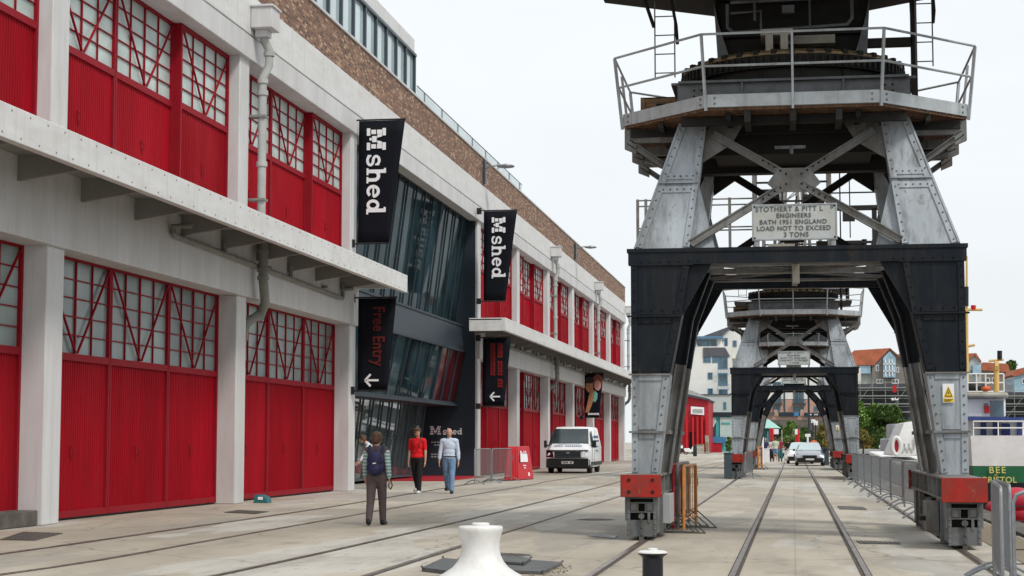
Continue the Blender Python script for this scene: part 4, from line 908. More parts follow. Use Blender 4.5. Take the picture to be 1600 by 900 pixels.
    for i in range(40): a=2*PI*i/40; c_,s_=math.cos(a),math.sin(a); o.bar((c_*1.80,s_*1.80,7.75),(c_*1.88,s_*1.88,7.75),.09,.07)
    o.each('roller','cdark',dr)
    # -------- superstructure
    for s_ in (-1,1):
        o=B(); o.prism([(s_*1.28,-.95,8.83),(s_*1.22,-1.0,7.83),(s_*1.02,-1.05,7.83),(s_*1.22,-.98,8.5)],(0,2.0,0)); bd(o,'pylon_cheek','cgrey3')
    o=B(); o.hexa([(-1.02,-.9,7.83),(1.02,-.9,7.83),(1.02,1.0,7.83),(-1.02,1.0,7.83)],[(-1.27,-.7,8.85),(1.27,-.7,8.85),(1.27,.9,8.85),(-1.27,.9,8.85)]); o.box(-1.15,1.15,-1.0,-.8,8.2,8.28); py=bd(o,'pylon','cdark')
    o=B(); o.tube([(-1.05,-1.0,8.75),(-1.05,-1.05,8.35),(-.95,-1.1,8.25),(.9,-1.1,8.32),(.98,-1.1,8.42),(.98,-1.1,8.8)],.03,8).tube([(-.6,-1.05,8.45),(-.6,-1.05,8.8)],.025,6).tube([(-1.0,-1.02,8.78),(.7,-1.02,8.80)],.03,6).tube([(.3,-1.02,8.3),(.3,-1.02,8.8)],.02,6).tube([(-1.0,-1.0,8.6),(-.5,-1.0,8.62),(-.5,-1.0,8.3)],.022,6); o.box(-.15,.05,-1.1,-.95,8.55,8.68); bd(o,'pipework','cgrey3',py)
    o=B(); o.box(-.42,-.3,-1.75,-1.5,7.78,8.05); o.box(-.18,-.06,-1.75,-1.5,7.78,8.05); o.box(-.5,.02,-1.7,-1.0,8.05,8.15); o.box(-.2,.7,-1.2,-.9,8.0,8.14); bd(o,'brake_gear','cream',py)
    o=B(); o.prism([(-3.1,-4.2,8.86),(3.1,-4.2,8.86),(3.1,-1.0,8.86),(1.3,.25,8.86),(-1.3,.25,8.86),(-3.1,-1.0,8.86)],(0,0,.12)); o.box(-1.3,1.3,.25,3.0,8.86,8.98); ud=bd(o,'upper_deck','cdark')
    # ladders and hanger bars
    for xa,xb,ztop,zbot in ((-2.26,-1.93,8.86,7.55),(2.0,2.27,8.86,7.6)):
        o=B()
        for x in (xa,xb): o.tube([(x,-1.0,ztop),(x,-1.0,zbot)],.013,6)
        z=zbot+.08
        while z<ztop: o.tube([(xa,-1.0,z),(xb,-1.0,z)],.011,5); z+=.32
        bd(o,'ladder','cgrey2')
    o=B(); o.tube([(-2.42,-1.05,8.86),(-2.27,-1.05,8.40)],.035,6).tube([(-1.98,-1.05,8.86),(-1.90,-1.05,8.42),(-1.88,-1.05,8.1)],.03,6).tube([(2.28,-1.05,8.86),(2.30,-1.05,8.5),(2.28,-1.05,8.3)],.03,6).tube([(1.92,-1.05,8.86),(1.93,-1.05,8.5),(1.97,-1.05,8.15)],.022,6); o.each('hanger_rod','cdark',t)
    o=B(); o.box(1.93,2.03,-.9,-.78,6.7,8.86); o.box(1.2,1.95,-.9,-.75,7.98,8.12); bd(o,'cable_mast','cdark')
    # machinery above
    for s_ in (-1,1):
        o=B()
        for yy in (-1.2,.3): o.box(s_*1.55-.09,s_*1.55+.09,yy-.09,yy+.09,8.98,13.2)
        for i in range(4):
            z=9.0+i*1.05; o.bar((s_*1.55,-1.2,z),(s_*1.55,.3,z+1.05),.06,.06); o.bar((s_*1.55,.3,z),(s_*1.55,-1.2,z+1.05),.05,.05)
        bd(o,'lattice_mast','cgrey2')
    o=B()
    for z in (10.2,11.0,11.5,12.3,13.15): o.box(-1.55,1.55,-1.26,-1.18,z,z+.08); 
    o.box(-1.6,1.6,-1.3,.4,13.2,13.35)
    for i in range(10): o.tube([(-1.3+i*.29,-1.2,10.3+(i%3)*.5),(-1.2+i*.28,-1.15,11.3+(i%4)*.45)],.035,5)
    o.box(-.5,.5,-1.1,-.2,9.9,10.5); o.cone((-1.3,-.6,11.8),(-.5,-.6,11.8),.35,.35,14).cone((.5,-.6,11.6),(1.3,-.6,11.6),.3,.3,14); o.box(-.35,.35,-1,-.4,12.2,12.9); bd(o,'hoist_gear','cdark')
    o=B(); o.box(-1.0,.1,-1.15,.2,8.98,9.75); o.box(-.95,.05,-1.17,-1.16,9.45,9.65); bd(o,'driver_cabin','cream')
    o=B(); o.box(1.0,3.0,-.2,.0,9.6,9.95); o.box(1.9,2.3,-.3,.1,9.0,9.7); o.box(2.9,3.1,-.2,.1,8.98,10.0); bd(o,'counterweight_frame','cdark')
    j=bd(B().tube([(-.8,.5,9),(-.35,6,17),(-.12,9.5,22)],.07,6).tube([(.8,.5,9),(.35,6,17),(.12,9.5,22)],.07,6).tube([(-.6,1.6,9),(-.3,7,16.4),(-.1,9.8,21.5)],.06,6).tube([(.6,1.6,9),(.3,7,16.4),(.1,9.8,21.5)],.06,6),'jib','cgrey2')
    o=B()
    for i in range(14):
        t_=i/14; t2=(i+1)/14; f=lambda t:(.8-.68*t,.5+9*t,9+13*t) 
        a=f(t_); b=f(t2); o.bar((-a[0],a[1],a[2]),(b[0],b[1],b[2]),.05,.05)
    bd(o,'jib_lacing','cgrey2',j)
    if variant==1:
        o=B()
        for z in (11.75,11.5,10.55,10.42): o.tube([(-6.5,-.8,z),(-1.5,-.8,z)],.035,6)
        for x in (-6.5,-6.15,-4.0,-2.6): o.box(x-.06,x+.06,-.86,-.74,9.4,11.8)
        o.box(-6.6,-1.5,-1.5,-.2,9.3,9.42); bd(o,'walkway','cgrey2')
        o=B()
        for z in (11.9,): o.tube([(1.5,-.8,z),(3.6,-.8,z)],.035,6)
        o.box(1.5,3.55,-.9,-.7,11.15,11.35); o.box(1.6,3.4,-.9,-.8,9.75,9.85); o.box(3.3,3.5,-.9,-.7,9.4,11.2); o.box(2.1,2.6,-.95,-.65,10.7,11.1); o.tube([(2.0,-.8,14),(2.0,-.8,9.5)],.03,5).tube([(2.4,-.8,13.5),(2.4,-.8,10)],.025,5); bd(o,'cable_bracket','cdark')
    return t
crane((.06,30,0),'nearest dockside crane, its big portal straddling the track, with the fully legible load plate',0)
crane((.06,75.3,0),'second dockside crane, framed inside the portal of the nearest one',1)
crane((.06,99.0,0),'farthest dockside crane with an arched portal, seen through the second one',2)
def crate(loc,sz,lab,m='wood'):
    t=thing('wooden_crate',lab,'crate',loc); o=MB(); x,y,z=sz
    o.box(0,x,0,y,.02,z-.02); o.build('crate_panel',m,t)
    o=MB()
    for zz in (.0,z-.09): o.box(-.015,x+.015,-.015,0,zz,zz+.09); o.box(x,x+.015,0,y,zz,zz+.09)
    for xx in (-.015,x-.06): o.box(xx,xx+.075,-.03,-.015,0,z)
    o.box(-.015,x+.015,-.015,y+.015,z-.02,z); o.build('crate_batten','wood',t)
    o=MB(); o.box(x*.4,x*.65,-.02,-.001,z-.17,z-.11); o.build('crate_handle','dark',t); return t
crate((-2.46,29.35,6.67),(.62,.8,.62),'brown wooden crate on the platform of the nearest crane')
crate((-2.42,74.6,6.67),(.85,.8,.50),'grey brown crate on the platform of the second crane','rust')
# ================================================================ BOLLARDS
t=thing('mooring_bollard','large white flared mooring bollard in the foreground','bollard',(-3.41,19.2,0)); O=(-3.41,19.2,0)
o=MB(); o.lathe([(.47,0),(.47,.02),(.44,.045),(.385,.075),(.31,.125),(.255,.19),(.222,.26),(.208,.33),(.210,.40),(.222,.46),(.238,.51),(.245,.535),(.245,.562),(.235,.575),(.10,.582),(.0,.583)],n=64); o.build('bollard_body','bollw',t,ang=50)
o=MB(); o.lathe([(.098,.580),(.098,.602),(.085,.612),(.0,.614)],n=32); o.build('bollard_cap','bollw',t)
t=thing('small_bollard','small black bollard with a white cap at the bottom edge','bollard',(-1.41,17.8,0))
o=MB(); o.lathe([(.14,0),(.14,.02),(.105,.03),(.103,.34),(.12,.36),(.145,.375),(.145,.39)],n=40); o.build('bollard_body','bollb',t)
o=MB(); o.lathe([(.148,.388),(.148,.398),(.12,.412),(.05,.418),(.05,.432),(.04,.437),(0,.438)],n=40); o.build('bollard_cap','bollw',t)
q=P(1086,713,Z=0); t=thing('small_bollard','black bollard in front of the red shed far left of the track','bollard',(q[0],q[1],0))
o=MB(); o.lathe([(.2,0),(.2,.9),(.17,.95),(.17,1.0),(.2,1.02),(.2,1.1),(0,1.15)],n=14); o.build('bollard_body','bollb',t)
# ================================================================ BARRIERS
def barrier(lab,a,b,m='galv',h=1.07,grp='crowd barriers',infill=20,flatfeet=False,rad=.019,im=None):
    a=Vector((*a,0));b=Vector((*b,0)); L_=(b-a).length; rz=math.atan2((b-a).y,(b-a).x)
    t=thing('crowd_barrier',lab,'barrier',a,rz,grp)
    o=MB(); r=.09; zb=.22
    o.tube([(0,0,.06),(0,0,h-r),(r*.3,0,h-r*.3),(r,0,h),(L_-r,0,h),(L_-r*.3,0,h-r*.3),(L_,0,h-r),(L_,0,.06)],rad,8); o.build('barrier_frame',m,t)
    o=MB(); o.tube([(0,0,zb),(L_,0,zb)],rad*.8,6)
    for i in range(1,infill): x=L_*i/infill; o.tube([(x,0,zb),(x,0,h)],.0065,5)
    if im: 
        for k in range(1,7): o.tube([(0,0,zb+(h-zb)*k/7),(L_,0,zb+(h-zb)*k/7)],.005,4)
    o.build('barrier_infill',im or m,t)
    for x in (.0,L_):
        o=MB(); w_=.36
        if flatfeet: o.box(x-.02,x+.02,-w_,w_,0,.02); o.bar((x,-w_+.02,.02),(x,0,.32),.02,.02); o.bar((x,w_-.02,.02),(x,0,.32),.02,.02)
        else: o.tube([(x,-w_,.012),(x,-w_*.75,.07),(x,-w_*.35,.145),(x,0,.17),(x,w_*.35,.145),(x,w_*.75,.07),(x,w_,.012)],.017,7)
        o.build('barrier_foot','greas' if flatfeet else m,t)
    o=MB(); o.tube([(L_-.02,-.03,h*.78),(L_+.05,-.03,h*.78),(L_+.05,-.03,h*.66)],.008,5); o.build('barrier_hook',m,t)
    return t
X2=lambda x,y,Y:P(x,y,Y=Y)[0]
barrier('grey crowd barrier nearest the right edge crossing toward the water, with a dark mesh',(X2(1583,800,15.6),15.6),(X2(1583,800,15.6)+2.2,15.9),im='blackp')
barrier('grey crowd barrier seen nearly end on, just right of the near crane truck',(X2(1564,800,17.3),17.3),(X2(1551,780,19.6),19.6))
barrier('grey crowd barrier leaning close behind the end-on one by the near crane truck',(X2(1578,800,18.1),18.1),(X2(1556,780,20.4),20.4))
random.seed(11)
y=33.2; i=0
def rx(y): return 2.52-(y-33)*.009
rb=[]
while y<68.5:
    z=.06*(-1)**i; a=(rx(y)+z,y); b=(rx(y+2.2)-z,y+2.2)
    rb.append(barrier('x',a,b,infill=18,grp='row of grey barriers along the right hand rail')); y+=2.26; i+=1
nth=['first','second','third','fourth','fifth','sixth','seventh','eighth','ninth','tenth','eleventh','twelfth','thirteenth','fourteenth','fifteenth','sixteenth','seventeenth']
for k,b in enumerate(rb): b['label']='grey tubular barrier, %s in the row counted from the near crane toward the second crane'%nth[k]
barrier('grey mesh barrier leftmost beside the entrance, nearer the camera',(-10.98,60.6),(-10.82,63.05),h=1.24,grp='barriers beside the museum entrance',infill=26)
barrier('grey mesh barrier standing against the red board',(-10.8,63.15),(-10.5,65.7),h=1.24,grp='barriers beside the museum entrance',infill=26)
barrier('orange painted barrier beside the near crane truck',(-1.80,29.2),(-1.70,31.1),'orange',1.10,'barriers beside the near crane truck',7,True,.026)
barrier('maroon barrier pressed against the near crane truck',(-1.99,29.5),(-1.96,31.4),'shedred',1.12,'barriers beside the near crane truck',5,True,.022)
barrier('dark grey barrier between the orange and the maroon one',(-1.90,29.3),(-1.86,31.6),'cgrey2',1.13,'barriers beside the near crane truck',5,True,.03)
barrier('grey barrier leaning by the left truck of the second crane',(-1.95,72.2),(-1.7,74.3),grp='barriers beside the second crane')
barrier('orange barrier beside the farthest crane truck',(-1.9,96.2),(-1.75,98.6),'orange',1.2,'barriers beside the farthest crane',6,True,.05)
# red board
t=thing('display_board','red wedge shaped board with a white castle-like logo and small white text','sign board',(-10.9,67.2,0)); O=(-10.9,67.2,0)
A=Vector(P(792,752,Y=66.6)); x0,x1=X2(793,740,66.8),X2(836,745,69.6)
o=MB(O); bq=[(x0-.02,66.7,.03),(x1,69.3,.03),(x1-.25,69.7,1.32),(x0+.0,67.3,1.32)]
nv=(Vector(bq[1])-Vector(bq[0])).cross(Vector(bq[3])-Vector(bq[0])).normalized()
o.prism(bq,tuple(-nv*.12)); bd_=o.build('board_panel','signred',t,bev=.02)
def onb(u,v,off=.004): p=Vector(bq[0]).lerp(Vector(bq[1]),u); q_=Vector(bq[3]).lerp(Vector(bq[2]),u); return p.lerp(q_,v)+nv*off
def bp(mb,u0,v0,u1,v1): mb.prism([onb(u0,v0),onb(u1,v0),onb(u1,v1),onb(u0,v1)],tuple(nv*.006))
o=MB(O); bp(o,.52,.52,.84,.76)
for u in (.52,.60,.68,.76): bp(o,u,.76,u+.035+.02*(u<.6),.86-.05*(u==.60))
o.build('logo','letter',bd_)
o=MB(O); bp(o,.62,.40,.74,.43); bp(o,.64,.33,.73,.355); bp(o,.80,.10,.86,.2); o.build('board_text','letter',bd_)
o=MB(O)
for k in range(6):
    a=onb(.06+.07*k,.02,.01); b=onb(.04+.07*k,.98,.01); o.bar(a,b,.05,.03,nv)
o.build('board_rib','signred',bd_,bev=.006)
# ================================================================ VEHICLES
def loft(mb,secs):
    rings=[]
    for y,zb,zm,zt,wb,wm,wt in secs:
        r=[(-wb,y,zb),(-wm,y,zb+.12),(-wm,y,zm),(-wt,y,zt-.09),(-wt+.07,y,zt-.02),(-wt*.5,y,zt),(wt*.5,y,zt),(wt-.07,y,zt-.02),(wt,y,zt-.09),(wm,y,zm),(wm,y,zb+.12),(wb,y,zb)]
        rings.append(r)
    n=len(rings[0]); vs=[v for r in rings for v in r]; fs=[tuple(range(n)),tuple(reversed(range((len(rings)-1)*n,len(rings)*n)))]
    for i in range(len(rings)-1):
        for k in range(n): fs.append((i*n+k,i*n+(k+1)%n,(i+1)*n+(k+1)%n,(i+1)*n+k))
    mb.add(vs,fs)
def wheelset(t,x,y,r,w_=.2):
    for s_ in (-1,1):
        o=MB(); o.lathe([(r*.62,-w_/2),(r*.93,-w_/2),(r,-w_/2+.03),(r,w_/2-.03),(r*.93,w_/2),(r*.62,w_/2)],n=24)
        o.v=[(s_*x+v[2],y+v[0],r+v[1]) for v in o.v]; ty=o.build('wheel','tyre',t)
        o=MB(); o.lathe([(0,-w_/2+.03),(r*.62,-w_/2+.02),(r*.64,w_/2-.02),(r*.2,w_/2-.05),(0,w_/2-.05)],n=18); o.v=[(s_*x+v[2],y+v[0],r+v[1]) for v in o.v]; o.build('rim','rim',ty)
def van(lab,loc,rz,k=1.08,text_=True):
    t=thing('van',lab,'van',loc,rz); t.scale=(k,k,k)
    o=MB(); loft(o,[(0.0,.32,.62,.80,.80,.86,.80),(.04,.28,.72,.95,.9,.94,.86),(.16,.26,.85,1.10,.93,.97,.86),(.55,.26,1.05,1.24,.95,.98,.86),(.85,.26,1.12,1.34,.95,.985,.84),(1.12,.26,1.15,1.62,.95,.985,.80),(1.42,.26,1.15,1.92,.95,.985,.78),(1.6,.26,1.15,2.02,.95,.985,.78),(2.0,.26,1.15,2.06,.95,.985,.80),(4.6,.26,1.15,2.06,.95,.985,.80),(4.82,.3,1.15,1.98,.93,.96,.78),(4.86,.35,1.15,1.7,.9,.94,.8)])
    bdy=o.build('body','vanw',t,bev=.012,ang=50)
    o=MB(); o.prism([(-.84,.78,1.30),(.84,.78,1.30),(.76,1.40,1.93),(-.76,1.40,1.93)],(0,-.035,.03)); o.build('windscreen','wscreen',t,bev=.004)
    o=MB(); o.box(-.92,.92,-.05,.35,.24,.66); o.box(-.97,-.6,.06,.45,.24,.62); o.box(.6,.97,.06,.45,.24,.62); o.build('bumper','blackp',t,bev=.03)
    o=MB(); o.box(-.58,.58,-.03,.2,.68,.96); gr=o.build('grille','blackp',t,bev=.02)
    o=MB()
    for z in (.74,.81,.88): o.box(-.54,.54,-.045,-.03,z-.012,z+.012)
    o.build('grille_bar','slate_lt',gr)
    o=MB(); o.ell((0,-.045,.89),(.09,.02,.04),16,8); o.build('badge','galv',gr)
    for s_ in (-1,1):
        o=MB(); o.prism([(s_*.60,-.07,.70),(s_*.95,.03,.70),(s_*.97,.13,1.02),(s_*.66,-.02,.96)],(0,.2,0)); o.build('headlight','lamp' if s_>0 else 'rgl',t,bev=.01)  # red glass on one lamp paints in a reddish reflection
        o=MB(); o.box(s_*1.02-.03,s_*1.02+.14*s_,.78,.98,1.12,1.44); o.box(min(s_*.95,s_*1.05),max(s_*.95,s_*1.05),.85,.92,1.18,1.25); o.build('wing_mirror','blackp',t,bev=.02)
        o=MB(); o.prism([(s_*.975,.95,1.20),(s_*.975,1.72,1.20),(s_*.845,1.72,1.86),(s_*.845,1.45,1.86)],(s_*.012,0,.003)); o.build('side_window','wscreen',t)
        o=MB(); o.box(min(s_*.98,s_*.99),max(s_*.98,s_*.99),1.78,1.80,.35,1.9); o.box(min(s_*.985,s_*.992),max(s_*.985,s_*.992),.9,.915,.4,1.2); o.build('door_gap','blackp',t)
        o=MB(); o.box(min(s_*.955,s_*1.0),max(s_*.955,s_*1.0),.45,4.7,.34,.5); o.build('sill','blackp',t)
    o=MB(); o.prism([(-.52,.585,1.30),(.52,.585,1.30),(.52,.62,1.32),(-.52,.62,1.32)],(0,.02,.01)); o.build('wiper_cowl','blackp',t)
    o=MB(); o.box(-.26,.26,-.062,-.05,.42,.53); pn=o.build('number_plate','npl',t)
    o=MB(); 
    for i in range(7): 
        if i!=4: o.box(-.22+i*.064,-.175+i*.064,-.066,-.062,.44,.51)
    o.build('plate_characters','blackp',pn)
    wheelset(t,.86,.93,.34); wheelset(t,.86,3.86,.34)
    o=MB(); o.box(-.8,.8,.3,4.7,.2,.27); o.build('underside','dark',t)
    o=MB(); o.prism([(-.90,-.005,.985),(.90,-.005,.985),(.90,.0,1.0),(-.90,.0,1.0)],(0,.12,.03)); o.build('bonnet_seam','blackp',t)
    o=MB(); o.bar((-.1,.80,1.36),(.45,.86,1.42),.02,.015); o.bar((.2,.80,1.35),(.70,.84,1.40),.02,.015); o.each('wiper','blackp',t)
    if text_:
        o=MB(); random.seed(2)
        for i in range(13):
            u=-.62+i*.095; 
            if i==4: continue
            o.prism([(u,.30,1.185),(u+.06,.30,1.185),(u+.055,.42,1.215),(u+.005,.42,1.215)],(0,-.004,.012))
        o.build('bonnet_lettering','blueink',t)
        o=MB()
        for j,(z,w_) in enumerate(((1.55,.11),(1.38,.08),(1.15,.05),(.95,.06))):
            xx=.985 if z<1.2 else .985-(z-1.15)*.21
            for i in range(9 if j<2 else 5): o.box(xx+.0,xx+.012,2.2+i*.2,2.34+i*.2,z,z+w_)
        o.build('side_lettering','blueink',t)
    return t
van('white panel van with blue lettering parked by the red doors',(X2(887,735,83.0),83.0,0),0)
q=P(1118,711,Z=0); van('white van parked far off by the red and blue hoarding',(-13.6,205,0),.45,1.1,False)
def car(lab,loc,rz,m,name='parked_car',k=1.0,lowdark=False):
    t=thing(name,lab,'car',loc,rz); t.scale=(k,k,k)
    o=MB(); loft(o,[(0,.3,.5,.66,.70,.80,.66),(.08,.22,.6,.74,.80,.87,.74),(.6,.2,.68,.86,.84,.90,.74),(1.15,.2,.72,.97,.84,.91,.72),(1.5,.2,.75,1.16,.84,.91,.66),(1.95,.2,.78,1.40,.84,.91,.60),(2.4,.2,.80,1.45,.84,.91,.60),(3.2,.2,.80,1.40,.84,.91,.60),(3.8,.2,.80,1.12,.84,.90,.66),(4.3,.22,.78,.98,.82,.88,.7),(4.5,.3,.7,.85,.75,.82,.65)])
    o.build('body',m,t,bev=.01,ang=55)
    o=MB(); o.prism([(-.73,1.12,.96),(.73,1.12,.96),(.58,1.92,1.39),(-.58,1.92,1.39)],(0,-.02,.02)); o.build('windscreen','pent_glass',t)  # pale glass puts the sky's reflection into the windscreen colour
    o=MB(); o.box(-.8,.8,-.03,.12,.2,.50); o.build('bumper','cardark' if lowdark else 'blackp',t,bev=.03)
    o=MB(); o.box(-.42,.42,-.04,.1,.51,.66); o.build('grille','blackp',t,bev=.01)
    o=MB(); o.box(-.25,.25,-.045,-.032,.36,.46); o.build('number_plate','npl',t)
    for s_ in (-1,1):
        o=MB(); o.prism([(s_*.44,-.0,.52),(s_*.80,.12,.54),(s_*.84,.3,.70),(s_*.5,.06,.66)],(0,.08,0)); o.build('headlight','lamp',t)
        o=MB(); o.box(min(s_*.88,s_*1.04),max(s_*.88,s_*1.04),1.25,1.36,.92,1.04); o.build('wing_mirror','blackp',t,bev=.01)
        o=MB(); o.prism([(s_*.875,1.85,.86),(s_*.875,3.4,.88),(s_*.635,3.0,1.32),(s_*.635,2.1,1.32)],(s_*.01,0,.01)); o.build('side_window','wscreen',t)
    wheelset(t,.80,.82,.32); wheelset(t,.80,3.5,.32); return t
car('silver saloon car with a dark bumper and pale windscreen, standing on the track ahead',(.98,110.6,0),0,'carw',k=1.0)
car('white car half hidden behind the silver saloon',(.42,121,0),0,'vanw',k=1.0)
car('pale car far down the quay among the walkers',(-1.6,158,0),.3,'carw',k=1.0)
# ================================================================ PEOPLE
def person(lab,loc,rz,H,top,bot,hair,shoe,pose={},vox=.012,long_sleeve=True,sleeve=.5,shorts=False,skirt=False,bald=False,hairlen=.0,category='person',fem=False):
    p=dict(lt=0,rt=0,lk=0,rk=0,la=0,ra=0,le=12,re=12,lab=8,rab=8,lean=0,head=0,hp=0); p.update(pose)
    t=thing('person',lab,category,loc,rz); R=math.radians
    K=H; v=lambda x,y,z:Vector((x*K,y*K,z*K))
    leanm=Matrix.Rotation(-R(p['lean']),3,'X'); hipc=v(0,0,.53)
    up=lambda q:leanm@(q-hipc)+hipc     # upper body leans forward (+Y is forward)
    legs={};arms={}
    for s_,th,kn in ((-1,p['lt'],p['lk']),(1,p['rt'],p['rk'])):
        hip=v(s_*.052,0,.515); a=R(th); b=R(th-kn)
        k_=hip+v(0,.245*math.sin(a),-.245*math.cos(a)); an=k_+v(s_*.004,.235*math.sin(b),-.235*math.cos(b)); legs[s_]=(hip,k_,an,b)
    low=min(l[2].z for l in legs.values()); dz=.042*K-low
    for s_ in legs: legs[s_]=tuple(q+Vector((0,0,dz)) if isinstance(q,Vector) else q for q in legs[s_])
    base_up=up; up=lambda q:base_up(q)+Vector((0,0,dz))
    sw=.104 if fem else .109
    for s_,a,e,ab in ((-1,p['la'],p['le'],p['lab']),(1,p['ra'],p['re'],p['rab'])):
        sh=up(v(s_*sw,0,.805)); A=R(a); E=R(a+e); x=math.sin(R(ab))
        el=sh+v(s_*.175*x,.175*math.sin(A),-.175*math.cos(A)*math.cos(R(ab))); wr=el+v(s_*.10*x*.6,.15*math.sin(E),-.15*math.cos(E)); arms[s_]=(sh,el,wr,E)
    # body: one continuous surface
    o=MB(); hd=up(v(0,.012,.928)); hm=Matrix.Rotation(R(p['head']),3,'Z')@Matrix.Rotation(-R(p['hp']),3,'X')
    hh=lambda x,y,z:hd+hm@v(x,y,z)
    o.ell(hd+hm@v(0,-.004,.014),(.046*K,.055*K,.056*K),16,12,hm); o.ell(hh(0,.012,-.024),(.034*K,.040*K,.042*K),14,10,hm)
    o.pill(hh(0,.048,.002),hh(0,.062,-.014),.006*K,.009*K,8)          # nose
    for s_ in (-1,1): o.ell(hh(s_*.046,-.004,-.004),(.007*K,.013*K,.018*K),8,6)
    o.pill(up(v(0,-.005,.84)),up(v(0,.004,.90)),.033*K,.030*K,12)
    o.pill(up(v(-sw*.8,0,.805)),up(v(sw*.8,0,.805)),.042*K,.042*K,12); o.ell(up(v(0,0,.74)),(.098*K,.062*K,.10*K),16,10,leanm); o.ell(up(v(0,0,.63)),(.082*K,.058*K,.10*K),16,10,leanm); o.ell(Vector((0,0,.535*K+dz)),(.088*K,.060*K,.055*K),16,10)
    for s_ in (-1,1):
        hip,k_,an,b=legs[s_]; o.pill(hip,k_,.050*K,.032*K,12); o.pill(k_,an,.031*K,.020*K,12)
        ft=Vector((s_*.01*K,math.cos(b*.5)*.068*K,-.022*K))
        o.pill(an+Vector((0,-.02*K,-.018*K)),an+ft,.020*K,.016*K,8)
        sh,el,wr,E=arms[s_]; o.pill(sh,el,.029*K,.022*K,10); o.pill(el,wr,.022*K,.014*K,10)
        # hand: palm, four unequal fingers, thumb
        d=Vector((0,math.sin(E),-math.cos(E))); side=Vector((0,math.cos(E),math.sin(E))); n_=Vector((-s_,0,0))
        pc=wr+d*.028*K; o.ell(pc,(.011*K,.021*K,.026*K),10,8,Matrix((n_,side,-d)).transposed())
        for i,(off,ln) in enumerate(((.016,.040),(.006,.045),(-.005,.042),(-.015,.034))):
            b0=pc+side*off*K+d*.016*K; b1=b0+d*ln*.5*K+n_*.004*K; b2=b1+d*ln*.45*K+n_*.012*K; o.pill(b0,b1,.0055*K,.005*K,6); o.pill(b1,b2,.005*K,.0042*K,6)
        o.pill(pc+side*.016*K-d*.01*K,pc+side*.032*K+d*.016*K+n_*.006*K,.0065*K,.005*K,6)
    body=solid(o,'body','skin',t,min(vox,.009 if H>1.2 and vox<.02 else vox),3)
    for s_ in (-1,1):
        o=MB(); o.ell(hh(s_*.017,.0465,.008),(.006*K,.004*K,.0035*K),8,6); o.build('eye','blackp',body)
    o=MB(); o.pill(hh(-.011,.049,-.034),hh(.011,.049,-.034),.003*K,.003*K,6); o.build('mouth','photo_b',body)
    # trousers / shorts / skirt
    o=MB(); o.ell(Vector((0,0,.535*K+dz)),(.104*K,.076*K,.068*K),16,10); o.ell(Vector((0,0,.495*K+dz)),(.06*K,.062*K,.045*K),14,8)
    for s_ in (-1,1):
        hip,k_,an,b=legs[s_]; lo=k_ if not shorts else hip.lerp(k_,.55)
        o.pill(hip,lo,.060*K,.047*K if not shorts else .058*K,14)
        if not shorts and not skirt: o.pill(k_,an+Vector((0,0,.008*K)),.045*K,.036*K,14)
    if skirt: o.pill(Vector((0,0,.53*K)),Vector((0,0,.33*K)),.10*K,.12*K,16)
    solid(o,'trousers' if not (shorts or skirt) else ('shorts' if shorts else 'skirt'),bot,t,vox,3)
    # top
    o=MB(); o.pill(up(v(-sw*.78,0,.802)),up(v(sw*.78,0,.802)),.047*K,.047*K,14); o.ell(up(v(0,0,.735)),(.104*K,.070*K,.105*K),18,12,leanm); o.ell(up(v(0,0,.63)),(.094*K,.068*K,.105*K),18,12,leanm); o.ell(up(v(0,0,.565)),((.108 if fem else .103)*K,.079*K,.06*K),18,10,leanm)
    o.pill(up(v(0,-.008,.815)),up(v(0,-.004,.840)),.048*K,.036*K,12)
    for s_ in (-1,1):
        sh,el,wr,E=arms[s_]
        o.pill(sh,el.lerp(sh,0 if long_sleeve else 1-sleeve),.036*K,.030*K,12)
        if long_sleeve: o.pill(el,wr.lerp(el,.15 if long_sleeve is True else long_sleeve),.033*K,.027*K,12)
    tp=solid(o,'shirt',top,t,vox,3)
    for s_ in (-1,1):
        hip,k_,an,b=legs[s_]; o=MB(); o.pill(an+Vector((0,-.028*K,-.018*K)),an+Vector((s_*.012*K,.088*K,-.022*K)),.029*K,.025*K,12); o.pill(an+Vector((0,-.01*K,.01*K)),an+Vector((0,0,-.02*K)),.027*K,.027*K,10)
        sh_=solid(o,'shoe',shoe,t,vox*.8,2)
    o=MB()
    if bald:
        for s_ in (-1,1): o.ell(hh(s_*.040,-.02,-.0),(.012*K,.030*K,.022*K),10,8,hm)
        o.ell(hh(0,-.046,-.006),(.038*K,.016*K,.026*K),12,8,hm)
    else:
        o.ell(hh(0,-.010,.030),(.054*K,.060*K,.052*K),16,10,hm); o.ell(hh(0,-.026,.0-hairlen*.5),(.052*K,.042*K,(.050+hairlen)*K),16,10,hm); o.ell(hh(0,.030,.056),(.040*K,.022*K,.016*K),12,8,hm)
        for s_ in (-1,1): o.ell(hh(s_*.044,.002,.016-hairlen*.3),(.013*K,.032*K,(.030+hairlen)*K),10,8,hm)
    solid(o,'hair',hair,t,vox*.8,2)
    return t,up,v,arms,tp,dz
t,up,v,arms,tp,dz=person('woman seen from behind in taupe gilet and trousers wearing a navy backpack',(-7.45,31.2,0),math.radians(4),1.68,'gilet','brownc','hairb','blackp',dict(lt=-15,lk=6,rt=17,rk=12,la=10,ra=-10,le=16,re=24,lab=9,rab=8,head=-22),vox=.011,long_sleeve=False,sleeve=.18,fem=True,hairlen=.012)
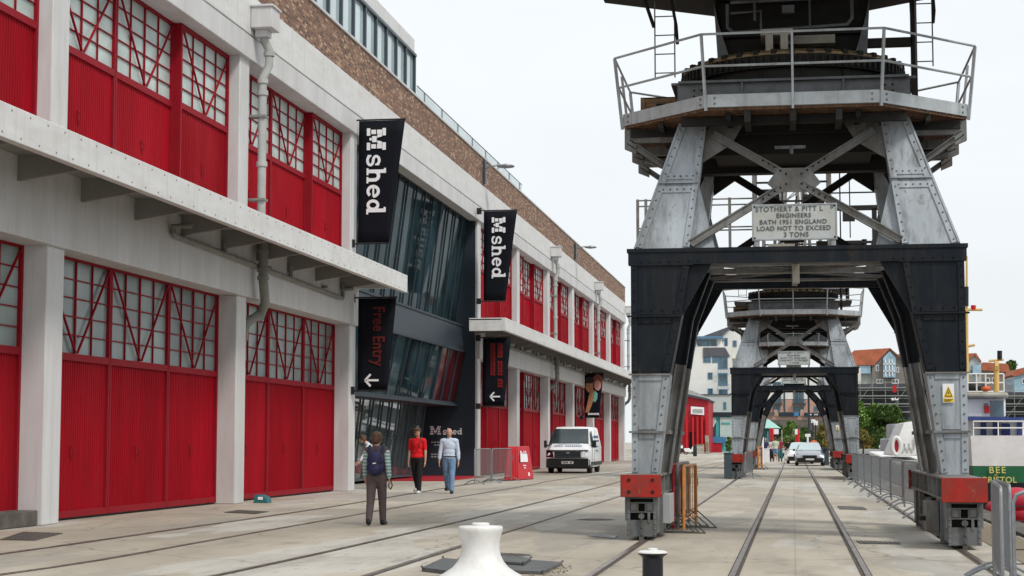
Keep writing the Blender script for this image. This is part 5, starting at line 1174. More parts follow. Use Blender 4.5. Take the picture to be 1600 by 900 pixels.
# striped sleeves
M['stripe']=M['shwhite'].copy() if 0 else None
def stripemat():
    m,nt,b=base('striped_knit'); g=nt.nodes.new('ShaderNodeNewGeometry'); w_=nt.nodes.new('ShaderNodeTexWave'); w_.bands_direction='Z'; w_.inputs['Scale'].default_value=5.2
    nt.links.new(g.outputs['Position'],w_.inputs[0]); c=ramp(nt,w_.outputs[0],[(.45,(.60,.62,.62)),(.55,(.16,.33,.33))]); nt.links.new(c,b.inputs['Base Color']); b.inputs['Roughness'].default_value=.85; return m
M['stripe']=stripemat()
for s_ in (-1,1):
    sh,el,wr,E=arms[s_]; o=MB(); K=1.68; o.pill(sh.lerp(el,.1),el,.037*K,.033*K,12); o.pill(el,wr.lerp(el,.25),.032*K,.027*K,12); solid(o,'sleeve','stripe',t,.010,3)
o=MB(); sh,el,wr,E=arms[1]; K=1.68
o.tube([wr+Vector((.02,0,.02)),wr+Vector((.06,-.03,-.10)),wr+Vector((.03,-.02,-.17)),wr+Vector((-.02,.02,-.12)),wr+Vector((.0,.02,.0))],.012,6)
hb=o.build('hand_strap','blackp',t)
bk=thing('backpack','navy backpack worn by the woman walking away','backpack',(-7.45,31.2,0),math.radians(4))
o=MB(); c=up(v(0,-.115,.70)); c2=up(v(0,-.115,.615)); K=1.68
o.ell(c,(.088*K,.058*K,.10*K),18,12); o.ell(c2,(.092*K,.062*K,.085*K),18,12); o.ell(up(v(0,-.155,.60)),(.066*K,.032*K,.055*K),16,10); solid(o,'bag_body','navy',bk,.011,3)
o=MB()
for s_ in (-1,1): o.tube([up(v(s_*.055,-.10,.77)),up(v(s_*.075,-.05,.848)),up(v(s_*.075,.02,.856)),up(v(s_*.08,.075,.80)),up(v(s_*.09,.09,.70)),up(v(s_*.10,.03,.62)),up(v(s_*.085,-.07,.60))],.018,8)
o.each('shoulder_strap','navy',bk)
o=MB(); q=up(v(-.012,-.178,.665)); o.bar(q+Vector((0,-.03,0)),q+Vector((.06,-.03,.008)),.004,.018); o.build('bag_mark','letter',bk)
t,up,v,arms,tp,dz=person('young man in a red T-shirt and black trousers glancing down',(-10.80,50.3,0),math.radians(172),1.90,'tsred','blackc','hairb','shoew',dict(lt=13,lk=6,rt=-12,rk=18,la=3,ra=-3,le=8,re=10,lab=8,rab=7,head=35,hp=10),long_sleeve=False,sleeve=.72)
o=MB(); 
for s_ in (-1,): o.tube([up(v(s_*-.06,.085,.62)),up(v(.062,.10,.72)),up(v(.062,.07,.82)),up(v(.06,0,.86)),up(v(.06,-.08,.80))],.014,6); 
o.tube([up(v(-.062,.10,.70)),up(v(-.066,.075,.80)),up(v(-.066,.02,.858)),up(v(-.06,-.08,.80))],.014,6)
o.each('bag_strap','blackp',t)
t,up,v,arms,tp,dz=person('balding man in a pale blue shirt and jeans walking toward the camera',(-9.90,50.5,0),math.radians(182),1.90,'shblue','jeans','hairg','blackp',dict(lt=14,lk=2,rt=-14,rk=22,la=-5,ra=4,le=14,re=10,lab=9,rab=9,head=8),bald=True,long_sleeve=.35)
o=MB(); 
ring=[]
for i in range(20): a=2*PI*i/20; ring.append(Vector((math.cos(a)*.108*1.9,math.sin(a)*.083*1.9,.572*1.9+dz)))
o.tube(ring,.016,6,closed=True); o.build('belt','blackp',t)
t,up,v,arms,tp,dz=person('person in a white shirt bending over a pushchair beside the column',(-13.22,55.2,0),math.radians(115),1.84,'shwhite','blackc','hairb','blackp',dict(lt=12,lk=14,rt=-6,rk=6,la=22,ra=18,le=14,re=14,lean=34,head=0),vox=.014,long_sleeve=True)
t=thing('pushchair','dark pushchair half hidden behind the concrete column','pushchair',(-13.30,54.0,0)); O=(-13.30,54.0,0)
o=MB(); o.tube([(-13.5,54.0,1.05),(-13.5,54.2,.7),(-13.3,54.2,.1)],.015,6).tube([(-13.1,54.0,1.05),(-13.1,54.2,.7),(-13.2,54.2,.1)],.015,6).tube([(-13.5,54.0,1.05),(-13.1,54.0,1.05)],.02,6); o.build('pushchair_frame','galv',t)
o=MB(); o.prism([(-13.5,53.9,.35),(-13.5,54.3,.35),(-13.5,54.4,.85),(-13.5,54.25,.9),(-13.5,54.05,.55),(-13.5,53.85,.5)],(.4,0,0)); o.build('pushchair_seat','blackc',t,bev=.03)
for x,y in ((-13.5,53.8),(-13.08,53.8),(-13.5,54.45),(-13.08,54.45)):
    o=MB(); o.cone((x-.02,y,.1),(x+.02,y,.1),.1,.1,14); o.build('wheel','tyre',t)
o=MB(); o.ell((-13.5,54.4,1.30),(.09,.11,.14),12,8); 
far=[('person far off with a dark rucksack, blue jeans and pale top',(-2.05,131,0),0,1.75,'navy','jeans','hairg','shoew',{},0,0),
 ('person in a pale top and denim shorts walking away down the quay',(-1.28,126.5,0),0,1.80,'pale','jeans','hairb','shoew',dict(lt=8,lk=8,rt=-8),1,0),
 ('person in a dark red top just right of the one in denim shorts',(-1.0,133,0),0,1.75,'fabricx','teal','hairb','blackp',{},0,0),
 ('person in a black top and white skirt walking a dog',(-.40,129,0),0,1.66,'blackc','shwhite','hairb','shoew',{},0,1),
 ('person in black trousers partly hidden behind the one in denim shorts',(-1.62,134,0),0,1.7,'shwhite','blackc','hairb','blackp',{},0,0),
 ('person in an orange top standing behind the silver saloon car',(1.62,146,0),0,1.85,'orangec','blackc','hairb','blackp',{},0,0),
 ('person in a red top by the left truck of the farthest crane',(-3.2,122,0),0,1.75,'tsred','jeans','hairb','blackp',{},0,0)]
M['fabricx']=mat('dark_red_cotton',(.22,.02,.05),.8)
for lab,loc,rz,H,a,b,h_,s_,ps,sho,sk in far: person(lab,loc,rz,H,a,b,h_,s_,ps,vox=.03,long_sleeve=False,sleeve=.6,shorts=bool(sho),skirt=bool(sk))
t=thing('dog','small white dog walked beside the woman in the white skirt','dog',(-.55,126.5,0))
o=MB(); o.pill((0,-.18,.30),(0,.2,.32),.11,.10); o.pill((0,.2,.34),(0,.32,.46),.06,.055); o.ell((0,.36,.48),(.055,.09,.06)); 
for x in (-.06,.06):
    o.pill((x,.18,.28),(x,.20,.03),.035,.022,8); o.pill((x,-.18,.28),(x,-.14,.15),.045,.03,8); o.pill((x,-.14,.15),(x,-.19,.03),.028,.022,8)
o.pill((0,-.27,.34),(0,-.36,.48),.025,.015,8); solid(o,'body','shwhite',t,.02,2)
# ================================================================ BOATS
def R_(x0,y0,x1,y1,Y): a=P(x0,y1,Y=Y); b=P(x1,y0,Y=Y); return a[0],b[0],a[2],b[2]
t=thing('ferry','white and green ferry moored stern-on with gold lettering','boat',(9.2,60,-1.9)); O=(9.2,60,-1.9)
def hull(zs,name,m,par,inset=0):
    cx=9.2; secs=[(60,3.42,0),(60.5,3.5,0),(64,3.7,0),(74,3.8,0),(84,3.4,.1),(90,2.2,.4),(94,.5,.8),(95,.05,.9)]
    o=MB(O); n=len(zs); vs=[]
    for y,w_,rise in secs:
        for s_ in (-1,1):
            for z,f in zs: vs.append((cx+s_*w_*f,y+(1-f)*1.2*(y<61),z+rise*(z>0)))
    fs=[]
    for i in range(len(secs)-1):
        for s_ in range(2):
            for k in range(n-1): a=i*2*n+s_*n+k; fs.append((a,a+1,a+1+2*n,a+2*n))
        a=i*2*n; fs.append((a+n-1,a+2*n-1,a+4*n-1,a+3*n-1))
    fs.append(tuple(range(n))+tuple(reversed(range(n,2*n)))); o.add(vs,fs); return o.build(name,m,par,ang=30)
hull([(-3.5,.85),(-.2,.96),(.15,.97)],'hull_bottom','hullb',t)
gh=hull([(.151,.972),(.70,.985)],'hull_side','hullg',t)
hull([(.701,.99),(1.70,1.0)],'bulwark','hullw',t)
text('BEE',.30,'ytext',(P(1545,728,Y=59.9)[0],59.93,.47),(1,0,0),(0,0,1),'stern_lettering',gh,O,bold=.004,spacing=1.25)
text('OF',.09,'ytext',(P(1553,740,Y=59.9)[0],59.93,.37),(1,0,0),(0,0,1),'stern_lettering',gh,O)
text('BRISTOL',.27,'ytext',(P(1535.5,749,Y=59.9)[0],59.93,.16),(1,0,0),(0,0,1),'stern_lettering',gh,O,bold=.004,spacing=1.08)
def rr(x0,y0,x1,y1,Y,d,name,m,par=None,bev=0,oo=None):
    X0,X1,Z0,Z1=R_(x0,y0,x1,y1,Y); o=MB(oo if oo else O); o.box(X0,X1,Y,Y+d,Z0,Z1); return o.build(name,m,par or t,bev=bev)
rr(1518,655,1602,682,63,6,'deck_cabin','hullw'); rr(1512,652,1612,656,61.5,9,'upper_deck','blue')
for a in ((1533,660,1541,682),(1552,658,1562,682),(1566,662,1578,682),(1590,660,1597,682)): rr(*a,62.9,.1,'cabin_door','blue')
wh_=rr(1510,622,1571,652,66,5,'wheelhouse','hullw',bev=.05); rr(1508,613,1576,622,65.6,6,'wheelhouse_roof','cream',bev=.08)
rr(1548,626,1568,650,65.95,.06,'window','wteal',wh_); rr(1538,630,1544,642,65.95,.06,'window','wteal',wh_); rr(1538,634,1546,645,65.9,.06,'red_panel','signred',wh_)
o=MB(O)
for z in (1.95,2.17): 
    o.tube([(5.9,60.3,z),(12.4,60.3,z)],.025,6)
for i in range(9): o.tube([(5.9+i*.8,60.3,1.7),(5.9+i*.8,60.3,2.17)],.022,6)
o.build('stern_rail','hullw',t)
o=MB(O); X0,X1,Z0,Z1=R_(1512,584,1568,612,68,)
for z in (Z0,Z0+(Z1-Z0)*.5,Z1): o.tube([(X0,68,z),(X1,68,z)],.03,6)
for i in range(5): x=X0+(X1-X0)*i/4; o.tube([(x,68,Z0),(x,68,Z1)],.03,6)
o.build('top_rail','hullw',t)
rr(1536,603,1549,611,67,.8,'life_raft','orangec',bev=.1); 
def tp(x,y,Y): return P(x,y,Y=Y)
o=MB(O); o.tube([tp(1557,612,67),tp(1557,572,67)],.10,10).tube([tp(1545,564,67),tp(1568,562,67)],.05,6).tube([tp(1554,572,67),tp(1560,572,67)],.2,8); m_=o.build('aft_mast','buff',t)
o=MB(O); o.tube([tp(1562,562,67),tp(1562,548,67)],.09,8); o.build('mast_lamp','blackp',m_)
o=MB(O); o.tube([tp(1511,650,72),tp(1510.5,400,72)],[.085,.04],10).tube([tp(1507,484,72),tp(1535,484,72)],.06,6).tube([tp(1508,542,72),tp(1523,539,72)],.06,6); m_=o.build('main_mast','buff',t)
o=MB(O); o.tube([tp(1521,484,72),tp(1521,477,72)],.10,8); o.build('mast_lamp','signred',m_); o=MB(O); o.tube([tp(1509.5,478,72),tp(1509.5,448,72)],.10,8); o.build('aerial','blackp',m_)
o=MB(O); o.ell(tp(1522,606,69),(.5,.3,.25),12,8); o.build('dark_tarpaulin','blackp',t)
# small craft below, fenders
t2=thing('workboat','low workboat with a rust red deck lying under the ferry stern','boat',(6.6,45,-1.9)); O2=(6.6,45,-1.9)
o=MB(O2); o.hexa([(5.0,38,-2.4),(9.4,38,-2.4),(9.2,56,-2.4),(5.2,56,-2.4)],[(4.7,37.5,-1.0),(9.8,37.5,-1.0),(9.6,57,-1.0),(4.9,57,-1.0)]); o.build('hull','blue',t2,bev=.05)
o=MB(O2); o.box(4.9,9.5,38,56.5,-.998,-.9); o.build('deck','shedred',t2)
o=MB(O2); o.box(6.5,8.8,46,52,-.9,.1); o.build('deckhouse','hullw',t2,bev=.05)
o=MB(O2)
for z in (-.5,-.1): o.tube([(4.9,37.8,z),(9.4,37.8,z)],.03,6)
for i in range(7): o.tube([(4.9+i*.75,37.8,-1),(4.9+i*.75,37.8,-.1)],.03,6)
o.build('deck_rail','hullw',t2)
for i,(px_,py_) in enumerate(((1588,780),(1592,800),(1570,795),(1560,812))):
    q=P(px_,py_,Y=40+i*1.2); f=MB(q); f.ell(q,(.45,.25,.26),16,10); tag(f.build('fender','fender'),'pinkish red inflated fender, %s of those between the barriers and the ferry'%('topmost','rightmost','leftmost','lowest')[i],'fender','red fenders by the workboat')
# second boat: white bow with lifebuoy
t=thing('white_boat','white steel boat with a raised bow and a red lifebuoy, moored beyond the barriers','boat',(6.2,92,-1.9)); O=(6.2,92,-1.9)
b0=[P(x,y,Y=86) for x,y in ((1393,735),(1440,735),(1440,690),(1392,704))]
o=MB(O); o.hexa([(5.0,86,-2.2),(9.2,86,-2.2),(9.6,112,-2.2),(4.9,112,-2.2)],[(4.8,85.4,.5),(9.4,85.4,.5),(9.8,112,.9),(4.6,112,.9)]); o.build('hull','hullw',t,bev=.1)
X0,X1,Z0,Z1=R_(1408,660,1440,712,90); o=MB(O); o.hexa([(X0-.5,90,Z0),(X1,90,Z0),(X1,98,Z0),(X0-.5,98,Z0)],[(X0+.2,90.5,Z1),(X1,90.5,Z1+.1),(X1,98,Z1+.1),(X0+.2,98,Z1)]); ss=o.build('superstructure','hullw',t,bev=.05)
o=MB(O); o.box(X0+.9,X1-.2,89.90,90.6,Z1-.9,Z1-.45); o.build('window','wteal',ss)
o=MB(O)
for i in range(4): o.box(X0-.1+i*.22,X0-.02+i*.22,89.93,89.99,Z0+.25,Z0+.6)
o.build('hull_mark','pipe',t)
q=P(1400,697,Y=89); lb=MB(q); ring=[(q[0]+.02+math.cos(a)*.20,q[1],q[2]+math.sin(a)*.42) for a in [2*PI*i/20 for i in range(20)]]; lb.tube(ring,.10,8,closed=True); lb=lb.build('lifebuoy','hullw'); tag(lb,'red and white lifebuoy on the bow of the white boat','lifebuoy')
ib=MB(q); ib.lathe([(0,-.02),(.30,-.02),(.30,.02),(0,.02)],n=16); ib.v=[(q[0]+.02+v[0]*.62,q[1]+.05+v[2],q[2]+v[1]) for v in ib.v]; ib.build('lifebuoy_cover','shedred',lb)
t=thing('grey_boat','grey boat with a boxy deckhouse moored behind the white boat','boat',(8,118,-1.9)); O=(8,118,-1.9)
X0,X1,Z0,Z1=R_(1387,680,1406,712,118); o=MB(O); o.box(X0,X0+2.2,118,128,Z0-1.5,Z1-.2); o.build('hull','boatgrey',t,bev=.1)
X0,X1,Z0,Z1=R_(1394,662,1408,700,118); o=MB(O); o.box(X0,X1+1.5,119,125,Z0,Z1); dh=o.build('deckhouse','boatgrey',t,bev=.05); X0,X1,Z0,Z1=R_(1390,686,1397,695,117.9); o=MB(O); o.box(X0,X1,117.9,118,Z0,Z1); o.build('window','wteal',dh)
# pontoons and far quay
def bxpx(name,m,x0,y0,x1,y1,Y,d,lab,cat,**k):
    X0,X1,Z0,Z1=R_(x0,y0,x1,y1,Y); o=MB((X0,Y,Z0)); o.box(X0,X1,Y,Y+d,Z0,Z1); return tag(o.build(name,m,**k),lab,cat)
bxpx('pontoon','pipe',1342,702,1400,709,170,6,'pale floating pontoon beyond the barriers','pontoon')
bxpx('pontoon','hullb',1345,709,1396,717,168,6,'dark low barge hull in front of the pale pontoon','pontoon')
bxpx('moored_dinghy','hullw',1376,694,1387,703,172,4,'small white covered dinghy on the pontoon','dinghy',bev=.3)
# ================================================================ FAR SHORE
def windows(b,Or,rects,Y,fm='wframe',gm='wteal',d=.12):
    for (x0,y0,x1,y1) in rects:
        X0,X1,Z0,Z1=R_(x0,y0,x1,y1,Y); o=MB(Or); f=.12
        o.box(X0,X1,Y-.08,Y-.02,Z0,Z0+f); o.box(X0,X1,Y-.08,Y-.02,Z1-f,Z1); o.box(X0,X0+f,Y-.08,Y-.02,Z0+f,Z1-f); o.box(X1-f,X1,Y-.08,Y-.02,Z0+f,Z1-f); xm=(X0+X1)/2
        if X1-X0>1.2: o.box(xm-f/2,xm+f/2,Y-.08,Y-.02,Z0+f,Z1-f)
        w_=o.build('window',fm,b); o=MB(Or); o.box(X0+.02,X1-.02,Y-.03,Y-.01,Z0+.02,Z1-.02); o.build('pane',gm,w_)
c6=lambda l:[(1060+a/3.745,480+b/3.745,1060+c/3.745,480+d/3.745) for a,b,c,d in l]
Y=300; q=P(1115,700,Y=Y); O=(q[0],Y,0); t=thing('apartment_block','tall white rendered apartment block with blue glazed top storey, left of the second crane','building',O)
def bp_(x0,y0,x1,y1,Y,d,n,m,par=None,oo=None,bev=0): X0,X1,Z0,Z1=R_(x0,y0,x1,y1,Y); o=MB(oo or O); o.box(X0,X1,Y,Y+d,Z0,Z1); return o.build(n,m,par or t,bev=bev)
wl=bp_(1030,541,1142,640,Y,18,'wall','apw'); bp_(1078,539,1090,541,Y,10,'wall','apw')
bp_(1020,527,1127,543,Y+.5,14,'top_storey','apw'); bp_(1020,525,1129,530,Y-.6,15,'roof_edge','wframe')
windows(t,O,[(1089,531,1098,541),(1099,531,1109,541),(1110,531,1120,541)],Y+.45)
o=MB(O); a=[P(x,y,Y=Y-.2) for x,y in ((1098.7,543),(1133,543),(1141,557),(1098.7,557))]; o.prism(a,(0,3,0)); o.build('mansard_roof','slateroof',t)
gb=[P(x,y,Y=Y+6) for x,y in ((1120,560),(1120,530),(1141,510.5),(1165,532),(1165,560))]; o=MB(O); o.prism(gb,(0,14,0)); o.build('gable_wall','apw',t)
o=MB(O); a=[P(x,y,Y=Y+5.5) for x,y in ((1099,525),(1141,509.5),(1142,512),(1119,532))]; o.prism(a,(0,14,0)); o.build('roof','slateroof',t)
windows(t,O,c6([(145,287,190,325),(198,287,230,325),(232,290,288,362),(172,382,200,422),(234,385,288,458),(172,475,202,510),(236,480,288,515)]),Y)
windows(t,O,[(1132,528,1137,543),(1145,532,1151,542)],Y+6)
bp_(1045,617,1142,704,Y-4,4,'lower_wing','apg'); bp_(1045,615.5,1142,617.5,Y-4.2,4.4,'parapet_cap','slate_lt'); windows(t,O,c6([(178,548,190,598),(263,555,280,600)]),Y-4)
o=MB(O); 
for yy in (576,600): 
    X0,X1,Z0,Z1=R_(1121,yy,1139,yy+1,Y-.6)
    o.box(X0,X1,Y-.7,Y-.65,Z0-.9,Z0-.8); o.box(X0,X1,Y-.7,Y-.65,Z0,Z0+.08)
    for i in range(9): x=X0+(X1-X0)*i/8; o.box(x-.02,x+.02,Y-.7,Y-.66,Z0-.9,Z0)
o.each('balcony_rail','wframe',t) if 0 else o.build('balcony_rail','wframe',t)
# middle block seen through the far portals
Y=330; q=P(1240,700,Y=Y); O=(q[0],Y,0); t=thing('brick_apartments','white and pink brick apartment block seen through the crane portals','building',O)
bp_(1150,575,1345,624,Y,16,'upper_wall','apw'); bp_(1150,624,1345,668,Y,16,'brick_wall','apb')
c7=lambda l:[(1150+a/7.5,570+b/7.5,1150+c/7.5,570+d/7.5) for a,b,c,d in l]
windows(t,O,c7([(430,200,530,262),(1015,210,1100,285),(672,315,795,460),(460,350,530,440),(430,478,522,545),(668,488,795,548),(912,488,960,548),(200,350,290,440),(200,478,290,545),(1140,350,1230,440),(1140,488,1230,548)]),Y)
for (x0,x1) in ((1238,1259),(1207,1222)):
    X0,X1,Z0,Z1=R_(x0,625,x1,631,Y-.8); o=MB(O); o.box(X0,X1,Y-.85,Y-.8,Z0,Z0+.1); o.box(X0,X1,Y-.85,Y-.8,Z1,Z1+.1)
    for i in range(14): x=X0+(X1-X0)*i/13; o.box(x-.03,x+.03,Y-.85,Y-.82,Z0,Z1)
    o.box(X0,X1,Y-.85,Y,Z0-.15,Z0); o.build('balcony','slate_lt',t)
o=MB(O); x=P(1226,640,Y=Y)[0]; o.box(x-.12,x+.12,Y-.2,Y,2,15); o.build('drainpipe','slate_lt',t)
# terrace wall, banners, retaining wall
Y=285
bxpx('terrace_wall','pinkwall',1150,650,1345,656,Y,1.0,'pink coped terrace wall below the brick apartments','wall')
for x in (1212,1253,1290):
    X0,X1,Z0,Z1=R_(x-2.2,643,x+2.2,650,Y); o=MB((X0,Y,Z0)); o.box(X0,X1,Y-.1,Y+1.1,Z0,Z1+.3)
    tag(o.build('wall_pier','pinkwall'),'pink pier on the terrace wall, %s'%{1212:'left of the long dark notice',1253:'between the two dark notices',1290:'right of the second dark notice'}[x],'pier','piers of the terrace wall')
for (a,b,c_,d_,lab) in ((1216,644,1250,650.5,'long dark notice with white lettering and a blue square on the terrace railing'),(1256,644.7,1288,651,'shorter dark notice with white lettering on the terrace railing'),(1196,643.5,1210,650,'dull brown notice on the terrace railing')):
    X0,X1,Z0,Z1=R_(a,b,c_,d_,Y-.3); t=thing('railing_notice',lab,'notice',(X0,Y-.3,Z0)); o=MB((X0,Y-.3,Z0)); o.box(X0,X1,Y-.35,Y-.3,Z0,Z1); o.build('notice_board','slate' if a>1200 else 'stone',t)
    if a>1200:
        o=MB((X0,Y-.3,Z0)); n=int((X1-X0)/.33)-2
        for i in range(2,n-(4 if a==1216 else 0)):
            if random.random()<.8: o.box(X0+i*.33,X0+i*.33+.2,Y-.38,Y-.35,Z0+.22,Z1-.2)
        o.build('lettering','letter',t)
        if a==1216: o=MB((X0,Y-.3,Z0)); o.box(X1-.95,X1-.2,Y-.38,Y-.35,Z0+.05,Z1-.05); o.build('blue_square','hoardb',t)
o=MB((0,283,0)); o.prism([P(x,y,Y=283) for x,y in ((1150,656),(1345,656),(1345,700),(1150,700))],(0,1.8,0)); tag(o.build('retaining_wall','stone'),'dark rubble retaining wall behind the trees','wall')
# red shed with white sign
Y=225; q=P(1090,707,Y=Y); O=(q[0],Y,0); t=thing('red_shed','red steel shed with a white sign over its doors','shed',O)
def quad(pts,Y,d,n,m,par=None,bev=0): o=MB(O); o.prism([P(x,y,Y=Y) for x,y in pts],(0,d,0)); return o.build(n,m,par or t,bev=bev)
quad(((1040,707),(1107,707),(1107,625.5),(1080,619),(1040,611)),Y,14,'wall','shedred'); quad(((1040,609),(1080,617.5),(1109,623.5),(1109,626),(1080,620.5),(1040,612)),Y-.6,15,'roof_edge','slate_lt')
quad(((1040,609),(1080,617),(1109,623.5),(1102,619),(1080,610),(1040,603)),Y+.1,14,'roof','pipe')
sg=quad(((1079.5,635),(1100,636.5),(1100,648.5),(1079.5,647)),Y-.4,.3,'sign_panel','letter')
o=MB(O)
for i in range(8):
    X0,X1,Z0,Z1=R_(1082.5+i*2.0,639,1083.8+i*2.0,645,Y-.45); o.box(X0,X1,Y-.46,Y-.42,Z0,Z1)
o.build('sign_lettering','pipe',sg)
for x in (1073,1083,1090,1097,1104):
    X0,X1,Z0,Z1=R_(x-1.2,651,x+1.2,706,Y-.5); o=MB(O); o.box(X0,X1,Y-.5,Y,Z0,Z1); o.build('pilaster','signred',t)
quad(((1077,707),(1086,707),(1086,675),(1077,675)),Y-.12,.1,'doorway','dark')
t2=thing('plywood_crate','pale plywood crate in front of the red shed','crate',(P(1094,706,Y=218)[0],218,0)); X0,X1,Z0,Z1=R_(1088.5,694,1099.5,707.5,218); O=(P(1094,706,Y=218)[0],218,0); o=MB(O); o.box(X0,X1,218,219,.05,Z1); o.build('crate_panel','cream',t2); o=MB(O); o.box(X0,X1,217.95,218,Z1-.1,Z1+.02); o.build('crate_batten','wood',t2)
# hoarding
Y=238; q=P(1125,700,Y=Y); O=(q[0],Y,0); t=thing('hoarding','tall teal printed hoarding with blue and red panels below','hoarding',O)
quad(((1105.5,706),(1143,706),(1143,650),(1105.5,650)),Y,.6,'hoarding_panel','hoardt'); quad(((1125,690),(1160,690),(1160,652),(1125,652)),Y-.15,.1,'printed_panel','hoardp'); quad(((1107,690),(1118.5,690),(1118.5,652),(1107,652)),Y-.13,.1,'printed_panel','hoardp')
quad(((1108.5,684),(1108.5,677),(1113,668),(1119,657),(1118.5,690)),Y-.25,.1,'printed_ship','slate_lt'); quad(((1109,677),(1113,667),(1119,656),(1119,659),(1113,670)),Y-.3,.1,'printed_ship','letter')
quad(((1107,691),(1135,693),(1135,683),(1107,682)),Y-.6,.2,'blue_panel','hoardb'); quad(((1107,707),(1128,707),(1128,691.5),(1107,691.5)),Y-.5,.2,'red_panel','shedred')
quad(((1105,650),(1160,650),(1160,644),(1105,644)),Y-.4,.8,'hoarding_head','slate')
o=MB(O)
for i in range(6): X0,X1,Z0,Z1=R_(1127+i*2.4,660,1128.6+i*2.4,663.5,Y-.2); o.box(X0,X1,Y-.2,Y-.15,Z0,Z1)
o.build('hoarding_lettering','hoardt',t)
t=thing('sign_post','tall narrow leaning white and brown board beside the red shed','sign board',(P(1105,706,Y=215)[0],215,0)); O=(P(1105,706,Y=215)[0],215,0)
quad(((1103,707),(1108,707),(1107.5,681),(1101.5,680)),215,.15,'board_panel','cream'); quad(((1103.5,704),(1106.5,704),(1106.5,690),(1104,690)),214.9,.1,'board_print','wood')
# parked motorbike-like clutter far left
t=thing('motor_scooter','white and pink scooter parked before the red shed','scooter',(P(1078,708,Y=205)[0],205,0)); O=(P(1078,708,Y=205)[0],205,0); x=O[0]
o=MB(O)
for dx in (-.45,.5):
    r_=[(x+dx+math.cos(a)*.24,205,.26+math.sin(a)*.24) for a in [2*PI*i/14 for i in range(14)]]; w2=MB(O); w2.tube(r_,.05,6,closed=True); w2.build('wheel','tyre',t)
o.prism([(x-.6,204.9,.35),(x+.1,204.9,.25),(x+.35,204.9,.35),(x+.45,204.9,.95),(x+.3,204.9,.95),(x+.15,204.9,.55),(x-.1,204.9,.75),(x-.7,204.9,.72)],(0,.25,0)); o.build('scooter_body','hullw',t,bev=.03)
o=MB(O); o.tube([(x+.38,204.8,1.0),(x+.38,205.2,1.0)],.03,6); o.build('handlebar','blackp',t)
# kiosk
Y=240; q=P(1205,700,Y=Y); O=(q[0],Y,0); t=thing('kiosk','teal kiosk with a pale verdigris hipped roof','kiosk',O)
X0,X1,Z0,Z1=R_(1172,669,1212,706,Y); o=MB(O); o.box(X0,X1,Y,Y+6,0,Z1); o.build('kiosk_wall','teal',t)
X0,X1,Z0,Z1=R_(1168,656,1220,669,Y); xm=P(1194,656,Y=Y)[0]; o=MB(O); o.hexa([(X0,Y-1,Z0),(X1,Y-1,Z0),(X1,Y+7,Z0),(X0,Y+7,Z0)],[(xm-.6,Y+2.5,Z1+.1),(xm+.6,Y+2.5,Z1+.1),(xm+.6,Y+3.5,Z1+.1),(xm-.6,Y+3.5,Z1+.1)]); o.build('kiosk_roof','kroof',t)
for x in (1199,1203): quad(((x,704),(x+1.6,704),(x+1.6,674),(x,674)),Y-.05,.05,'kiosk_window','wblue')
def pole(name,lab,cat,x,y0,y1,Y,r,m,extra=None,grp=None):
    a=P(x,y1,Y=Y); b=P(x,y0,Y=Y); t=thing(name,lab,cat,(a[0],Y,0),0,grp); O=(a[0],Y,0); o=MB(O); o.tube([(a[0],Y,0),(a[0],Y,b[2])],r,8); o.build('pole',m,t)
    if extra:
        for nm,mm,x0,yy0,x1,yy1,dy in extra: X0,X1,Z0,Z1=R_(x0,yy0,x1,yy1,Y+dy); o=MB(O); o.box(X0,X1,Y+dy-.06,Y+dy+.06,Z0,Z1); o.build(nm,mm,t,bev=.02)
    return t
pole('tall_mast','tall thin dark mast right of the black top walker','mast',1264.5,590,700,200,.12,'slate')
pole('street_lamp','white headed lamp post, the left one of a close pair beyond the cars','street lamp',1270.5,658,700,190,.07,'blackp',[('lamp_shade','letter',1267.5,655.5,1274,661,0)],'pair of lamp posts')
pole('street_lamp','white headed lamp post, the right one of a close pair beyond the cars','street lamp',1274.5,661,700,186,.07,'blackp',[('lamp_shade','letter',1271.5,657.5,1278,664.5,0)],'pair of lamp posts')
pole('flag_post','red upright post with a small white sign near the kiosk','sign post',1206.3,669,700,175,.22,'signred',[('sign_panel','letter',1208,670.5,1216.5,678.5,0),('dark_panel','blackp',1208.5,678.6,1216,686,0)])
pole('flag_post','red upright post with a white top between the walkers and the lamp posts','sign post',1246.3,671,700,175,.20,'signred',[('sign_panel','letter',1242,670.5,1246,679,-.2)])
pole('sign_post','white T shaped direction sign in front of the tall mast','sign post',1262.3,678,702,180,.09,'letter',[('sign_panel','letter',1258,678,1266.5,682.5,0)])
pole('white_post','white square post by the truck of the farthest crane','post',1191.3,683,713,118,.10,'letter')
pole('thin_pole','thin grey pole in the bushes behind the walkers','post',1222,672,700,200,.05,'pipe')
pole('mooring_post','slim dark post on the quay right of the second crane','post',1349,690,710,110,.05,'blackp')
# bins
for (x0,x1,yb,yt,Yb,lab,m) in ((1131.5,1143,747,709,71.6,'dark blue grey cabinet beside the left truck of the second crane','slate_lt'),(1283,1295,727,701,112,'grey lidded bin to the right of the silver saloon','slate_lt'),(1194,1202,720,702,124,'white cabinet beside the farthest crane truck','letter')):
    a=P(x0,yb,Y=Yb); b=P(x1,yt,Y=Yb); O=(a[0],Yb,0); t=thing('cabinet',lab,'cabinet',O); o=MB(O); o.box(a[0],b[0],Yb,Yb+.8,.03,b[2]); o.build('cabinet_body',m,t,bev=.02)
    o=MB(O); o.box(a[0]-.02,b[0]+.02,Yb-.02,Yb+.82,b[2],b[2]+.05); o.build('cabinet_lid',m,t,bev=.01)
